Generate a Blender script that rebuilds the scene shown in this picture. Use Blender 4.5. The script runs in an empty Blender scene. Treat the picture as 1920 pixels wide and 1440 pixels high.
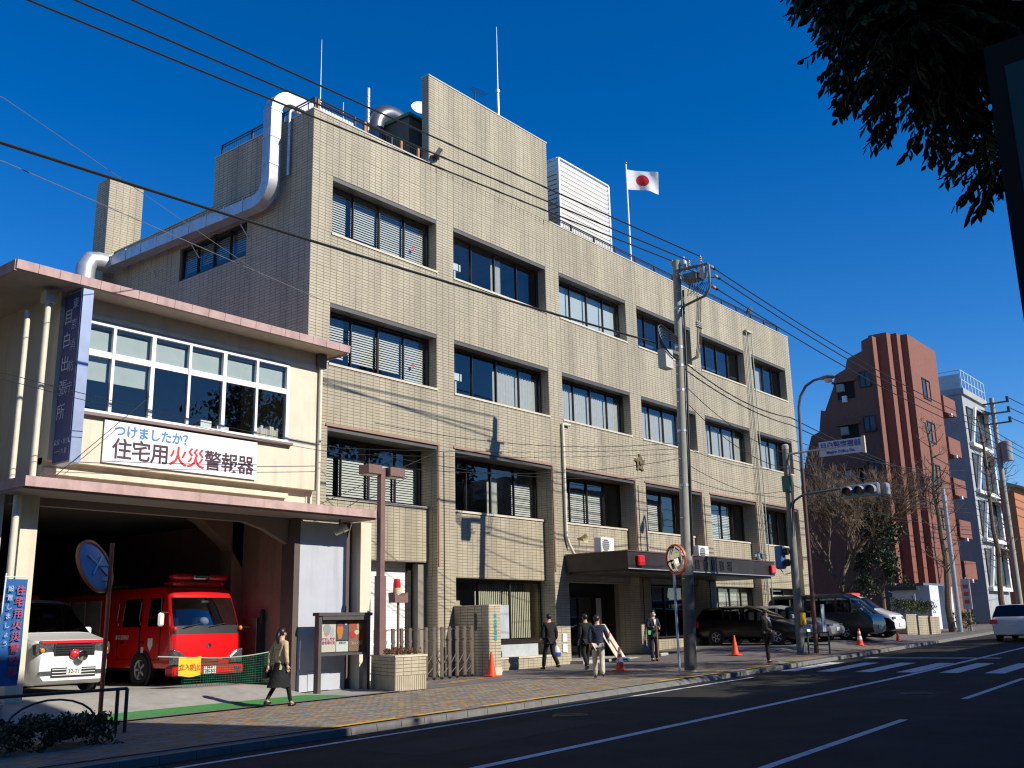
import bpy, math, random
import numpy as np
from mathutils import Vector, Matrix
R = math.radians
rnd = random.Random(7)
scene = bpy.context.scene
COL = scene.collection

# ------------------------------------------------------------------ camera
CAM_PITCH, CAM_YAW, CAM_ROLL, CAM_F = R(13.6395), R(51.1091), R(-1.2774), 1870.9
_fw = Vector((math.sin(CAM_YAW)*math.cos(CAM_PITCH), math.cos(CAM_YAW)*math.cos(CAM_PITCH), math.sin(CAM_PITCH)))
_rt = Vector((math.cos(CAM_YAW), -math.sin(CAM_YAW), 0))
_up = _rt.cross(_fw)
_r2 = math.cos(CAM_ROLL)*_rt + math.sin(CAM_ROLL)*_up
_u2 = -math.sin(CAM_ROLL)*_rt + math.cos(CAM_ROLL)*_up
cd = bpy.data.cameras.new('camera'); cam = bpy.data.objects.new('camera', cd); COL.objects.link(cam)
cd.sensor_width = 36; cd.lens = CAM_F/1920*36; cd.clip_start = .05; cd.clip_end = 2000
_m = Matrix((( _r2.x, _u2.x, -_fw.x, 0), (_r2.y, _u2.y, -_fw.y, 0), (_r2.z, _u2.z, -_fw.z, 1.55), (0, 0, 0, 1)))
cam.matrix_world = _m
scene.camera = cam

# ------------------------------------------------------------------ sky, sun, exposure
SUN_EL, SUN_AZ = R(34), R(-13)          # the light travels towards +Y and a little -X
w = bpy.data.worlds.new('World'); scene.world = w; w.use_nodes = True
nt = w.node_tree; bg = nt.nodes['Background']
sky = nt.nodes.new('ShaderNodeTexSky'); sky.sky_type = 'NISHITA'; sky.sun_disc = False
sky.sun_elevation = SUN_EL; sky.sun_rotation = R(167)
sky.altitude = 900; sky.air_density = 1.0; sky.dust_density = .1; sky.ozone_density = 4.0
hs = nt.nodes.new('ShaderNodeHueSaturation'); hs.inputs['Hue'].default_value = .510; hs.inputs['Saturation'].default_value = 1.37; hs.inputs['Value'].default_value = 1.0
nt.links.new(sky.outputs[0], hs.inputs['Color']); nt.links.new(hs.outputs[0], bg.inputs[0]); bg.inputs[1].default_value = .128
sd = bpy.data.lights.new('sun', 'SUN'); sun = bpy.data.objects.new('sun', sd); COL.objects.link(sun)
sd.energy = 5; sd.angle = R(.5); sd.color = (1, .94, .84)
_L = Vector((math.sin(SUN_AZ)*math.cos(SUN_EL), math.cos(SUN_AZ)*math.cos(SUN_EL), -math.sin(SUN_EL)))
sun.rotation_euler = _L.to_track_quat('-Z', 'Y').to_euler(); sun.location = (0, -20, 40)
vs = scene.view_settings; vs.view_transform = 'Standard'; vs.look = 'None'; vs.exposure = .2; vs.gamma = 1
vs.use_curve_mapping = False
scene.render.engine = 'CYCLES'
cy = scene.cycles; cy.use_denoising = True; cy.max_bounces = 8; cy.transparent_max_bounces = 24
cy.filter_width = 1.2; cy.diffuse_bounces = 2; cy.glossy_bounces = 4; cy.caustics_reflective = False; cy.caustics_refractive = False

# ------------------------------------------------------------------ mesh building
class MB:
    def __init__(s): s.v = []; s.f = []
    def add(s, vs_, fs):
        n = len(s.v); s.v.extend([tuple(p) for p in vs_]); s.f.extend([tuple(i+n for i in f) for f in fs]); return s
    def box(s, x0, x1, y0, y1, z0, z1):
        return s.add([(x0,y0,z0),(x1,y0,z0),(x1,y1,z0),(x0,y1,z0),(x0,y0,z1),(x1,y0,z1),(x1,y1,z1),(x0,y1,z1)],
                     [(0,3,2,1),(4,5,6,7),(0,1,5,4),(1,2,6,5),(2,3,7,6),(3,0,4,7)])
    def cbox(s, c, size, rot=None):     # centre, size, optional 3x3 rotation
        h = [a/2 for a in size]; P = []
        for sx, sy, sz in ((-1,-1,-1),(1,-1,-1),(1,1,-1),(-1,1,-1),(-1,-1,1),(1,-1,1),(1,1,1),(-1,1,1)):
            q = Vector((sx*h[0], sy*h[1], sz*h[2]))
            if rot is not None: q = rot @ q
            P.append(Vector(c)+q)
        return s.add(P, [(0,3,2,1),(4,5,6,7),(0,1,5,4),(1,2,6,5),(2,3,7,6),(3,0,4,7)])
    def bbox(s, x0, x1, y0, y1, z0, z1, b=.02):   # box with chamfered edges
        xs = (x0, x0+b, x1-b, x1); ys = (y0, y0+b, y1-b, y1); zs = (z0, z0+b, z1-b, z1)
        P = {}; V = []; F = []
        def g(i, j, k):
            if (i, j, k) not in P: P[(i,j,k)] = len(V); V.append((xs[i], ys[j], zs[k]))
            return P[(i,j,k)]
        for k, o in ((0, 1), (3, 0)):
            q = [g(1,1,k), g(2,1,k), g(2,2,k), g(1,2,k)]; F.append(q[::-1] if o else q)
            q = [g(1,k,1), g(2,k,1), g(2,k,2), g(1,k,2)]; F.append(q if o else q[::-1])
            q = [g(k,1,1), g(k,2,1), g(k,2,2), g(k,1,2)]; F.append(q[::-1] if o else q)
        for a in (0, 3):
            for c in (0, 3):
                ia, ic = (1 if a == 0 else 2), (1 if c == 0 else 2)
                F.append([g(1,a,ic), g(2,a,ic), g(2,ia,c), g(1,ia,c)])
                F.append([g(a,1,ic), g(a,2,ic), g(ia,2,c), g(ia,1,c)])
                F.append([g(a,ic,1), g(a,ic,2), g(ia,c,2), g(ia,c,1)])
                for e in (0, 3):
                    ie = 1 if e == 0 else 2
                    F.append([g(a,ic,ie), g(ia,c,ie), g(ia,ic,e)])
        return s.add(V, F)
    def tube(s, pts, r, n=8, caps=True, ph=0):
        pts = [Vector(p) for p in pts]; m = len(pts)
        rr = r if isinstance(r, (list, tuple)) else [r]*m
        t0 = (pts[1]-pts[0]).normalized()
        a = Vector((0,0,1)) if abs(t0.z) < .9 else Vector((1,0,0))
        nrm = t0.cross(a).normalized(); base = len(s.v)
        for i, p in enumerate(pts):
            if i == 0: t = pts[1]-pts[0]
            elif i == m-1: t = pts[-1]-pts[-2]
            else: t = (pts[i+1]-p).normalized()+(p-pts[i-1]).normalized()
            t.normalize(); nrm = (nrm - t*nrm.dot(t)).normalized(); b = t.cross(nrm)
            for k in range(n):
                an = 2*math.pi*k/n+ph; s.v.append(tuple(p+(nrm*math.cos(an)+b*math.sin(an))*rr[i]))
        for i in range(m-1):
            for k in range(n):
                k2 = (k+1) % n
                s.f.append((base+i*n+k, base+i*n+k2, base+(i+1)*n+k2, base+(i+1)*n+k))
        if caps:
            s.f.append(tuple(base+k for k in range(n))[::-1]); s.f.append(tuple(base+(m-1)*n+k for k in range(n)))
        return s
    def lathe(s, prof, n=16, o=(0,0,0), axis='Z', caps=True):   # prof: (radius, height)
        base = len(s.v); o = Vector(o)
        for r, h in prof:
            for k in range(n):
                an = 2*math.pi*k/n; c, q = r*math.cos(an), r*math.sin(an)
                p = {'Z': (c, q, h), 'Y': (c, h, q), 'X': (h, c, q)}[axis]
                s.v.append(tuple(o+Vector(p)))
        for i in range(len(prof)-1):
            for k in range(n):
                k2 = (k+1) % n; f = (base+i*n+k, base+i*n+k2, base+(i+1)*n+k2, base+(i+1)*n+k)
                s.f.append(f[::-1] if axis == 'Y' else f)
        if caps and prof[0][0] > 1e-4: s.f.append(tuple(base+k for k in range(n))[::-1])
        if caps and prof[-1][0] > 1e-4: s.f.append(tuple(base+(len(prof)-1)*n+k for k in range(n)))
        return s
    def prism(s, poly, ax, a, b):   # poly in the two other axes, extruded along ax
        n = len(poly)
        def P(u, v, t): return {'X': (t, u, v), 'Y': (u, t, v), 'Z': (u, v, t)}[ax]
        return s.add([P(u, v, a) for u, v in poly]+[P(u, v, b) for u, v in poly],
                     [tuple(range(n))[::-1], tuple(range(n, 2*n))]+[(i, (i+1) % n, n+(i+1) % n, n+i) for i in range(n)])
    def grid(s, P):                 # rows of points -> quads
        m, n = len(P), len(P[0]); base = len(s.v)
        for row in P: s.v.extend([tuple(p) for p in row])
        for i in range(m-1):
            for j in range(n-1):
                s.f.append((base+i*n+j, base+i*n+j+1, base+(i+1)*n+j+1, base+(i+1)*n+j))
        return s
    def ball(s, c, r, n=12, m=8):
        rx, ry, rz = r if isinstance(r, (tuple, list)) else (r, r, r); c = Vector(c); base = len(s.v)
        for i in range(m+1):
            th = math.pi*i/m
            for k in range(n):
                ph = 2*math.pi*k/n
                s.v.append((c.x+rx*math.sin(th)*math.cos(ph), c.y+ry*math.sin(th)*math.sin(ph), c.z+rz*math.cos(th)))
        for i in range(m):
            for k in range(n):
                k2 = (k+1) % n; s.f.append((base+i*n+k, base+(i+1)*n+k, base+(i+1)*n+k2, base+i*n+k2))
        return s
    def build(s, name, m, parent=None, smooth=False, bevel=0):
        me = bpy.data.meshes.new(name)
        V = np.array(s.v, float).reshape(-1, 3)
        c = (V.min(0)+V.max(0))/2
        if parent is None: c[2] = V[:, 2].min()
        me.from_pydata((V-c).tolist(), [], s.f); me.update()
        return link(name, me, m, parent, c, smooth, bevel)

ORG = {}
def link(name, me, m, parent, c, smooth=False, bevel=0):
    o = bpy.data.objects.new(name, me); COL.objects.link(o)
    if m is not None:
        for q in (m if isinstance(m, (list, tuple)) else [m]): me.materials.append(q)
    c = Vector([float(a) for a in c]); ORG[o] = c
    if parent is not None:
        o.parent = parent; o.location = c-ORG[parent]
    else: o.location = c
    if smooth:
        me.shade_smooth()
        if smooth != 'all': me.set_sharp_from_angle(angle=R(40))
    if bevel:
        b = o.modifiers.new('bevel', 'BEVEL'); b.width = bevel; b.segments = 2; b.limit_method = 'ANGLE'
    return o
def tag(o, label=None, cat=None, group=None, kind=None):
    for k, q in (('label', label), ('category', cat), ('group', group), ('kind', kind)):
        if q: o[k] = q
    return o
def thing(name, label, cat, loc=(0,0,0), rz=0, group=None, local=False, kind=None):
    o = bpy.data.objects.new(name, None); COL.objects.link(o); o.empty_display_size = .2
    o.location = loc; o.rotation_euler = (0, 0, rz); ORG[o] = Vector((0,0,0)) if local else Vector(loc)
    return tag(o, label, cat, group, kind)
def dup(o, parent=None):
    c = o.copy(); COL.objects.link(c); c.parent = parent; ORG[c] = ORG[o]
    for ch in list(o.children): dup(ch, c)
    return c
def stuff(o): o['kind'] = 'stuff'; return o
def text(body, size, m, parent, at, xdir=(1,0,0), updir=(0,0,1), name='lettering', depth=.004, align='CENTER', weight=0, sx=1.0, spacing=1.0, valign='CENTER'):
    cu = bpy.data.curves.new('t', 'FONT'); cu.body = body; cu.size = size; cu.align_x = align; cu.align_y = valign
    cu.extrude = depth; cu.offset = weight; cu.resolution_u = 3; cu.space_line = spacing
    t = bpy.data.objects.new('t', cu); COL.objects.link(t)
    me = bpy.data.meshes.new_from_object(t); bpy.data.objects.remove(t); bpy.data.curves.remove(cu)
    X = Vector(xdir).normalized()*sx; U = Vector(updir).normalized(); N = Vector(xdir).normalized().cross(U); at = Vector(at)
    V = np.zeros(len(me.vertices)*3); me.vertices.foreach_get('co', V); V = V.reshape(-1, 3)
    Wd = np.array([list(at+X*p[0]+U*p[1]+N*p[2]) for p in V]).reshape(-1, 3)
    c = (Wd.min(0)+Wd.max(0))/2
    me.vertices.foreach_set('co', (Wd-c).ravel()); me.update(); me.name = name; me.materials.clear()
    return link(name, me, m, parent, c)

# ------------------------------------------------------------------ materials
MAT = {}
def pm(name, rgb, rough=.6, metal=0, var=.12, scale=3, bump=0, bscale=60, spec=.5, coat=0, stain=0, alpha=None):
    if name in MAT: return MAT[name]
    m = bpy.data.materials.new(name); m.use_nodes = True; t = m.node_tree; N = t.nodes; Lk = t.links
    b = N['Principled BSDF']; b.inputs['Roughness'].default_value = rough; b.inputs['Metallic'].default_value = metal
    b.inputs['Specular IOR Level'].default_value = spec; b.inputs['Coat Weight'].default_value = coat
    geo = N.new('ShaderNodeNewGeometry')
    n1 = N.new('ShaderNodeTexNoise'); n1.inputs['Scale'].default_value = scale; n1.inputs['Detail'].default_value = 8; n1.inputs['Roughness'].default_value = .65
    Lk.new(geo.outputs['Position'], n1.inputs['Vector'])
    mx = N.new('ShaderNodeMix'); mx.data_type = 'RGBA'
    mx.inputs[6].default_value = (*[c*(1-var) for c in rgb], 1); mx.inputs[7].default_value = (*[min(1, c*(1+var)) for c in rgb], 1)
    mr = N.new('ShaderNodeMapRange'); mr.inputs[1].default_value = .3; mr.inputs[2].default_value = .7
    Lk.new(n1.outputs[0], mr.inputs[0]); Lk.new(mr.outputs[0], mx.inputs[0]); out = mx.outputs[2]
    if stain:
        mp = N.new('ShaderNodeMapping'); mp.inputs['Scale'].default_value = (2.2, 2.2, .22)
        n2 = N.new('ShaderNodeTexNoise'); n2.inputs['Scale'].default_value = 2.0; n2.inputs['Detail'].default_value = 6
        Lk.new(geo.outputs['Position'], mp.inputs[0]); Lk.new(mp.outputs[0], n2.inputs['Vector'])
        r2 = N.new('ShaderNodeMapRange'); r2.inputs[1].default_value = .5; r2.inputs[2].default_value = .78; r2.inputs[4].default_value = stain
        Lk.new(n2.outputs[0], r2.inputs[0])
        m2 = N.new('ShaderNodeMix'); m2.data_type = 'RGBA'; m2.inputs[7].default_value = (rgb[0]*.3, rgb[1]*.28, rgb[2]*.25, 1)
        Lk.new(r2.outputs[0], m2.inputs[0]); Lk.new(out, m2.inputs[6]); out = m2.outputs[2]
    Lk.new(out, b.inputs['Base Color'])
    if bump:
        n3 = N.new('ShaderNodeTexNoise'); n3.inputs['Scale'].default_value = bscale; n3.inputs['Detail'].default_value = 4
        Lk.new(geo.outputs['Position'], n3.inputs['Vector'])
        bp = N.new('ShaderNodeBump'); bp.inputs['Strength'].default_value = bump; bp.inputs['Distance'].default_value = .02
        Lk.new(n3.outputs[0], bp.inputs['Height']); Lk.new(bp.outputs[0], b.inputs['Normal'])
    MAT[name] = m; return m
def island(name, cols, rough=.7, var=.12, scale=1.2, stain=.25, bump=0, spec=.35):
    """each loose piece takes one of the colours"""
    if name in MAT: return MAT[name]
    m = pm(name, cols[0], rough, 0, var, scale, bump, 40, spec); t = m.node_tree; N = t.nodes; Lk = t.links
    g = N.new('ShaderNodeNewGeometry'); cr = N.new('ShaderNodeValToRGB'); cr.color_ramp.interpolation = 'CONSTANT'
    e = cr.color_ramp.elements
    while len(e) < len(cols): e.new(.5)
    for i, c in enumerate(cols): e[i].position = i/len(cols); e[i].color = (*c, 1)
    Lk.new(g.outputs['Random Per Island'], cr.inputs[0])
    n = N.new('ShaderNodeTexNoise'); n.inputs['Scale'].default_value = scale*.35; n.inputs['Detail'].default_value = 7
    mp = N.new('ShaderNodeMapping'); mp.inputs['Scale'].default_value = (3.2, 3.2, .35)
    Lk.new(g.outputs['Position'], mp.inputs[0]); Lk.new(mp.outputs[0], n.inputs['Vector'])
    mr = N.new('ShaderNodeMapRange'); mr.inputs[1].default_value = .35; mr.inputs[2].default_value = .75; mr.inputs[3].default_value = 1; mr.inputs[4].default_value = 1-stain
    Lk.new(n.outputs[0], mr.inputs[0])
    mu = N.new('ShaderNodeMix'); mu.data_type = 'RGBA'; mu.blend_type = 'MULTIPLY'; mu.inputs[0].default_value = 1
    cb = N.new('ShaderNodeCombineColor')
    for i in range(3): Lk.new(mr.outputs[0], cb.inputs[i])
    Lk.new(cr.outputs[0], mu.inputs[6]); Lk.new(cb.outputs[0], mu.inputs[7])
    Lk.new(mu.outputs[2], N['Principled BSDF'].inputs['Base Color'])
    return m
def glass(name, tint=(.9,.95,.96), boost=1.6, base=.03, rough=0.0):
    if name in MAT: return MAT[name]
    m = bpy.data.materials.new(name); m.use_nodes = True; t = m.node_tree; N = t.nodes; Lk = t.links
    N.remove(N['Principled BSDF']); out = N['Material Output']
    tr = N.new('ShaderNodeBsdfTransparent'); tr.inputs[0].default_value = (*tint, 1)
    gl = N.new('ShaderNodeBsdfGlossy'); gl.inputs['Roughness'].default_value = rough
    geo = N.new('ShaderNodeNewGeometry'); ns = N.new('ShaderNodeTexNoise'); ns.inputs['Scale'].default_value = 1.1
    bp = N.new('ShaderNodeBump'); bp.inputs['Strength'].default_value = .05; bp.inputs['Distance'].default_value = .03
    Lk.new(geo.outputs['Position'], ns.inputs['Vector']); Lk.new(ns.outputs[0], bp.inputs['Height']); Lk.new(bp.outputs[0], gl.inputs['Normal'])
    fr = N.new('ShaderNodeFresnel'); fr.inputs[0].default_value = 1.5
    ma = N.new('ShaderNodeMath'); ma.operation = 'MULTIPLY_ADD'; ma.inputs[1].default_value = boost; ma.inputs[2].default_value = base; ma.use_clamp = True
    mx = N.new('ShaderNodeMixShader')
    Lk.new(fr.outputs[0], ma.inputs[0]); Lk.new(ma.outputs[0], mx.inputs[0]); Lk.new(tr.outputs[0], mx.inputs[1]); Lk.new(gl.outputs[0], mx.inputs[2])
    Lk.new(mx.outputs[0], out.inputs[0]); MAT[name] = m; return m

TILE = island('facade_tile', [(.475,.415,.29),(.485,.425,.30),(.465,.405,.283),(.495,.435,.308),(.478,.418,.293),(.455,.395,.275)], .5, .1, 1.6, .36)
GROUT = pm('tile_grout', (.25,.22,.175), .9)
CREAM = pm('cream_stucco', (.68,.62,.475), .85, 0, .07, 1.2, .2, 60, stain=.3)
PINK = pm('weathered_pink_paint', (.50,.34,.31), .75, 0, .16, 3, .1, 60, stain=.45)
DKFRAME = pm('dark_bronze_aluminium', (.035,.030,.028), .4, .3, .15)
WHITEF = pm('white_aluminium', (.80,.80,.82), .4, 0, .04)
WPAINT = pm('white_paint', (.78,.78,.76), .55, 0, .05)
STEEL = pm('galvanised_steel', (.55,.56,.58), .42, .6, .14, 5, stain=.2)
DKMETAL = pm('dark_painted_metal', (.03,.028,.03), .45, 0, .2)
BROWNM = pm('brown_painted_metal', (.20,.115,.10), .5, 0, .12, stain=.3)
CONC = pm('concrete', (.42,.40,.36), .85, 0, .14, 4, .2, 90, stain=.3)
POLEC = pm('pole_concrete', (.36,.35,.29), .85, 0, .12, 3, .2, 120, stain=.35)
GLASS = glass('window_glass'); CARGLASS = glass('car_glass', (.45,.50,.50), 1.0, .02); MIRROR = pm('mirror_face', (.85,.85,.84), .03, 1, .02)
RUBBER = pm('rubber', (.018,.018,.019), .8); CHROME = pm('chrome', (.75,.75,.77), .12, 1, .05)
BLACK = pm('black_plastic', (.012,.012,.013), .5); GREYP = pm('grey_paint', (.30,.31,.32), .5)
ORANGE = pm('cone_orange', (.85,.09,.02), .5, 0, .08); REDL = pm('red_lens', (.70,.02,.03), .25, 0, .08, coat=.4)
BLIND = pm('blind_slat', (.62,.60,.54), .55, 0, .05); CURTAIN = pm('curtain_cloth', (.52,.50,.45), .9, 0, .08, 6)
ROOM = pm('room_wall', (.20,.19,.17), .9); SKIN = pm('skin', (.58,.36,.25), .55, 0, .05)
YELLOW = pm('yellow_paint', (.80,.50,.02), .5, 0, .06)

# ------------------------------------------------------------------ the ground
def gz(x): return .0125*(x-14) if x < 28 else .175+.019*(x-28)
def sst(a): a = max(0, min(1, a)); return a*a*(3-2*a)
def gf(x, y): return gz(x)+.19*sst((x-32)/5)*sst((y-15.6)/1.4)*(1-sst((x-50)/4))      # forecourt
def yc(x): return 13.1+.03*(x-12)                                                       # kerb line
def struct(o): o['kind'] = 'structure'; return o
def sheet(name, x0, x1, ya, yb, off, m, dx=3.0, ny=1, parent=None, zf=None):
    xs = sorted(set([x0, x1]+([28.0] if x0 < 28 < x1 else [])+[x0+dx*i for i in range(1, int((x1-x0)/dx)+1) if x0+dx*i < x1-.01]))
    P = []
    for x in xs:
        a = ya(x) if callable(ya) else ya; b = yb(x) if callable(yb) else yb
        P.append([(x, a+(b-a)*j/ny, (zf(x, a+(b-a)*j/ny) if zf else gz(x))+off) for j in range(ny+1)])
    m_ = MB().grid([list(r) for r in P]); m_.f = [f[::-1] for f in m_.f]
    return m_.build(name, m, parent)
ASPHALT = pm('asphalt', (.029,.026,.023), .92, 0, .38, .8, .55, 130, spec=.25)
EARTH = pm('ground_asphalt_far', (.10,.095,.085), .95, 0, .2, .3)
PAVG = pm('pavement_bed', (.13,.12,.11), .95, 0, .2, 3)
FORE = pm('forecourt_brick_asphalt', (.14,.12,.11), .9, 0, .25, 1.5, .3, 90)
ROADW = pm('road_paint_white', (.62,.63,.64), .8, 0, .22, 9, .2, 150, stain=.3)
ROADY = pm('road_paint_yellow', (.62,.36,.05), .8, 0, .25, 9, .2, 150, stain=.3)
struct(sheet('ground', -300, 700, -300, 700, -.30, EARTH, dx=60))
struct(sheet('road', -60, 220, lambda x: 1.2+.03*x, lambda x: yc(x)+.02, -.12, ASPHALT, dx=4))
struct(sheet('near_pavement', -60, 220, lambda x: -4.0+.03*x, lambda x: 1.2+.03*x, .0, PAVG, dx=6))
pav = struct(sheet('pavement', -30, 220, lambda x: yc(x)+.15, lambda x: 18.2, -.012, PAVG, dx=3))
struct(sheet('forecourt', 18.9, 70, lambda x: 18.2 if x < 31 else 15.5, 21.96, .0, FORE, dx=1.0, ny=10, zf=gf))
apron = MB()
AP = [(-10,18.25,-.25),(17.3,18.25,.055)]
def apz(x, y): return gz(x)+.01+(.33-gz(x))*sst((y-18.3)/2.6)*(1-sst((x-15.6)/1.0))
apron.grid([[(x, y, apz(x, y)) for x in np.linspace(-6, 18.9, 50)] for y in (18.2, 18.6, 19, 19.4, 19.8, 20.2, 20.6, 21.0, 22, 24, 30)])
apron = struct(apron.build('apron_floor', pm('apron_concrete', (.34,.32,.28), .9, 0, .15, 2, .2, 90, stain=.25)))
# kerb stones, one by one
KERB = pm('kerb_stone', (.17,.165,.155), .88, 0, .12, 4, .2, 90, stain=.3)
x = 4.0
while x < 60:
    n = .6; low = 18.2 < x < 25.2; h = -.005 if not low else -.075
    k = MB(); a, b = x+.006, x+n-.006
    P = [(a, yc(a)), (b, yc(b)), (b, yc(b)+.15), (a, yc(a)+.15)]
    V = [(px, py, gz(px)-.14) for px, py in P]+[(px, py+(.02 if i < 2 else 0), gz(px)+(h if i < 2 or not low else -.008)) for i, (px, py) in enumerate(P)]
    k.add(V, [(0,1,5,4),(1,2,6,5),(2,3,7,6),(3,0,4,7),(4,5,6,7)]).build('kerb_stone', KERB, pav)
    x += n
# pavers as real pieces
def pavers():
    V = []; F = []; L_, W_ = .2, .1; j = 0; y = 13.42
    rr = np.random.RandomState(3)
    while y < 18.1:
        x = 5.0+(.1 if j % 2 else 0)
        while x < 44:
            if y > yc(x)+.17 and not (x > 30.9 and y > 15.5):
                z = gz(x)+.002+rr.rand()*.004; g = .004; n = len(V); d = .0125*L_
                V += [(x+g, y+g, z), (x+L_-g, y+g, z+d), (x+L_-g, y+W_-g, z+d), (x+g, y+W_-g, z)]
                F.append((n, n+1, n+2, n+3))
            x += L_
        y += W_; j += 1
    me = bpy.data.meshes.new('paving_bricks'); me.from_pydata(V, [], F); me.update()
    return stuff(link('paving_bricks', me, island('paver', [(.36,.20,.085),(.27,.255,.215),(.37,.245,.115),(.23,.24,.23),(.31,.28,.22),(.41,.27,.13),(.24,.22,.185),(.29,.275,.245)], .85, .12, 2.0, .35), pav, (0,0,0)))
pavers()
road = bpy.data.objects['road']
def paint(name, x0, x1, ya, yb, m=ROADW, off=-.115, parent=road): return sheet(name, x0, x1, ya, yb, off, m, parent=parent)
paint('edge_line', -20, 150, lambda x: 8.63+.029*(x-8), lambda x: 8.80+.029*(x-8))
for i in range(-2, 10): paint('lane_dash', 1.4+i*10, 1.4+i*10+5.96, lambda x: 5.43+.043*(x-8), lambda x: 5.57+.043*(x-8))
paint('gutter_line', -10, 26.5, lambda x: yc(x)-.62, lambda x: yc(x)-.50)
for i in range(9):                          # crossing
    y0 = 12.9-i*1.15
    paint('crossing_stripe', 29.0, 33.2, lambda x, y0=y0: y0+.03*(x-29), lambda x, y0=y0: y0+.5+.03*(x-29))
m_ = MB(); x0 = 35.6
m_.grid([[(x0, 8.9, gz(x0)-.114), (x0, 13.3, gz(x0)-.114)], [(x0+.4, 8.9, gz(x0+.4)-.114), (x0+.4, 13.3, gz(x0+.4)-.114)]]); m_.f = [f[::-1] for f in m_.f]
m_.build('stop_line', ROADW, road)
for a, b in ((11.6, 13.2), (13.6, 15.0), (15.6, 18.6), (22.6, 26.5), (27.5, 31)): paint('yellow_edge', a, b, lambda x: yc(x)+.24, lambda x: yc(x)+.40, ROADY, .012, pav)
for a, b, y0 in ((19.3, 20.9, 19.9), (21.2, 22.6, 19.4), (20.4, 21.6, 19.1)): sheet('yellow_mark', a, b, y0, y0+.13, .008, ROADY, zf=gf, parent=bpy.data.objects['forecourt'])
# tactile slab and green mat strip in front of the fire station
sheet('apron_edge_stone', 9.5, 18.0, 18.12, 18.32, .03, KERB, parent=apron)
tag(MB().grid([[(x, y, apz(x, y)+.012) for x in np.linspace(9.5, 16.5, 30)] for y in (18.40, 18.7, 19.05)]).build('green_mat', pm('green_turf_mat', (.05,.22,.05), .95, 0, .2, 12, .3, 200)), 'green artificial turf strip laid in front of the fire station', 'mat')

PATCH = pm('asphalt_patch', (.020,.019,.017), .95, 0, .3, 2, .5, 150)
for a, b, y0, y1 in ((10.5,15.2,10.2,11.5),(19.5,25.5,9.9,10.6),(21,23.2,6.4,7.9),(34.5,47,10.4,11.0)): sheet('road_patch', a, b, lambda x, y=y0: y+.03*(x-12), lambda x, y=y1: y+.03*(x-12), -.1165, PATCH, parent=road)
IRON = pm('cast_iron', (.045,.042,.04), .6, .5, .3, 30)
for x_, y_ in ((15.9,11.6),(27.5,11.9),(22.4,7.3)):
    mh = MB().lathe([(.0,.006),(.28,.006),(.30,.002),(.33,.004),(.34,-.01)], 28, (x_,y_,gz(x_)-.114))
    for q_ in range(5): mh.cbox((x_,y_-.2+q_*.1,gz(x_)-.106), (.34,.03,.006))
    mh.build('manhole_cover', IRON, road)
cr_ = MB()
for sx_, sy_, n_ in ((9.5,12.0,26),(18,11.2,30),(25,7.8,26)):
    r9 = random.Random(int(sx_*7)); p_ = [(sx_, sy_)]
    for k_ in range(n_): p_.append((p_[-1][0]+r9.uniform(.12,.35), p_[-1][1]+r9.uniform(-.12,.12)))
    cr_.grid([[(px, py, gz(px)-.1155) for px, py in p_], [(px, py+r9.uniform(.008,.03), gz(px)-.1155) for px, py in p_]])
stuff(cr_.build('road_cracks', pm('crack_dark', (.012,.011,.010), .95), road))
# ================================================================== police station building
def tiles(areas, name, parent, mat_=TILE, pu=.25, pv=.09, j=.015, dep=.012, jv=.017):
    """areas: (origin, udir, vdir, normal, u0,u1,v0,v1) cut on a stack-bond grid"""
    V = []; F = []
    for o, U, W_, N_, u0, u1, v0, v1 in areas:
        o = np.array(o, float); U = np.array(U, float); W_ = np.array(W_, float); N_ = np.array(N_, float)
        nu = max(1, round((u1-u0)/pu)); nv = max(1, round((v1-v0)/pv)); du = (u1-u0)/nu; dv = (v1-v0)/nv
        for a in range(nu):
            for b in range(nv):
                k_ = min(1, dv/.09, .09/dv); ua, ub, va, vb = u0+a*du+j/2, u0+(a+1)*du-j/2, v0+b*dv+jv*k_/2, v0+(b+1)*dv-jv*k_/2
                q = [o+U*p+W_*r for p, r in ((ua,va),(ub,va),(ub,vb),(ua,vb))]; n = len(V)
                V += [tuple(p) for p in q]+[tuple(p-N_*dep) for p in q]
                F += [(n,n+1,n+2,n+3),(n+4,n+5,n+1,n),(n+5,n+6,n+2,n+1),(n+6,n+7,n+3,n+2),(n+7,n+4,n,n+3)]
    me = bpy.data.meshes.new(name); me.from_pydata(V, [], F); me.update()
    return stuff(link(name, me, mat_, parent, (0,0,0)))
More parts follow.
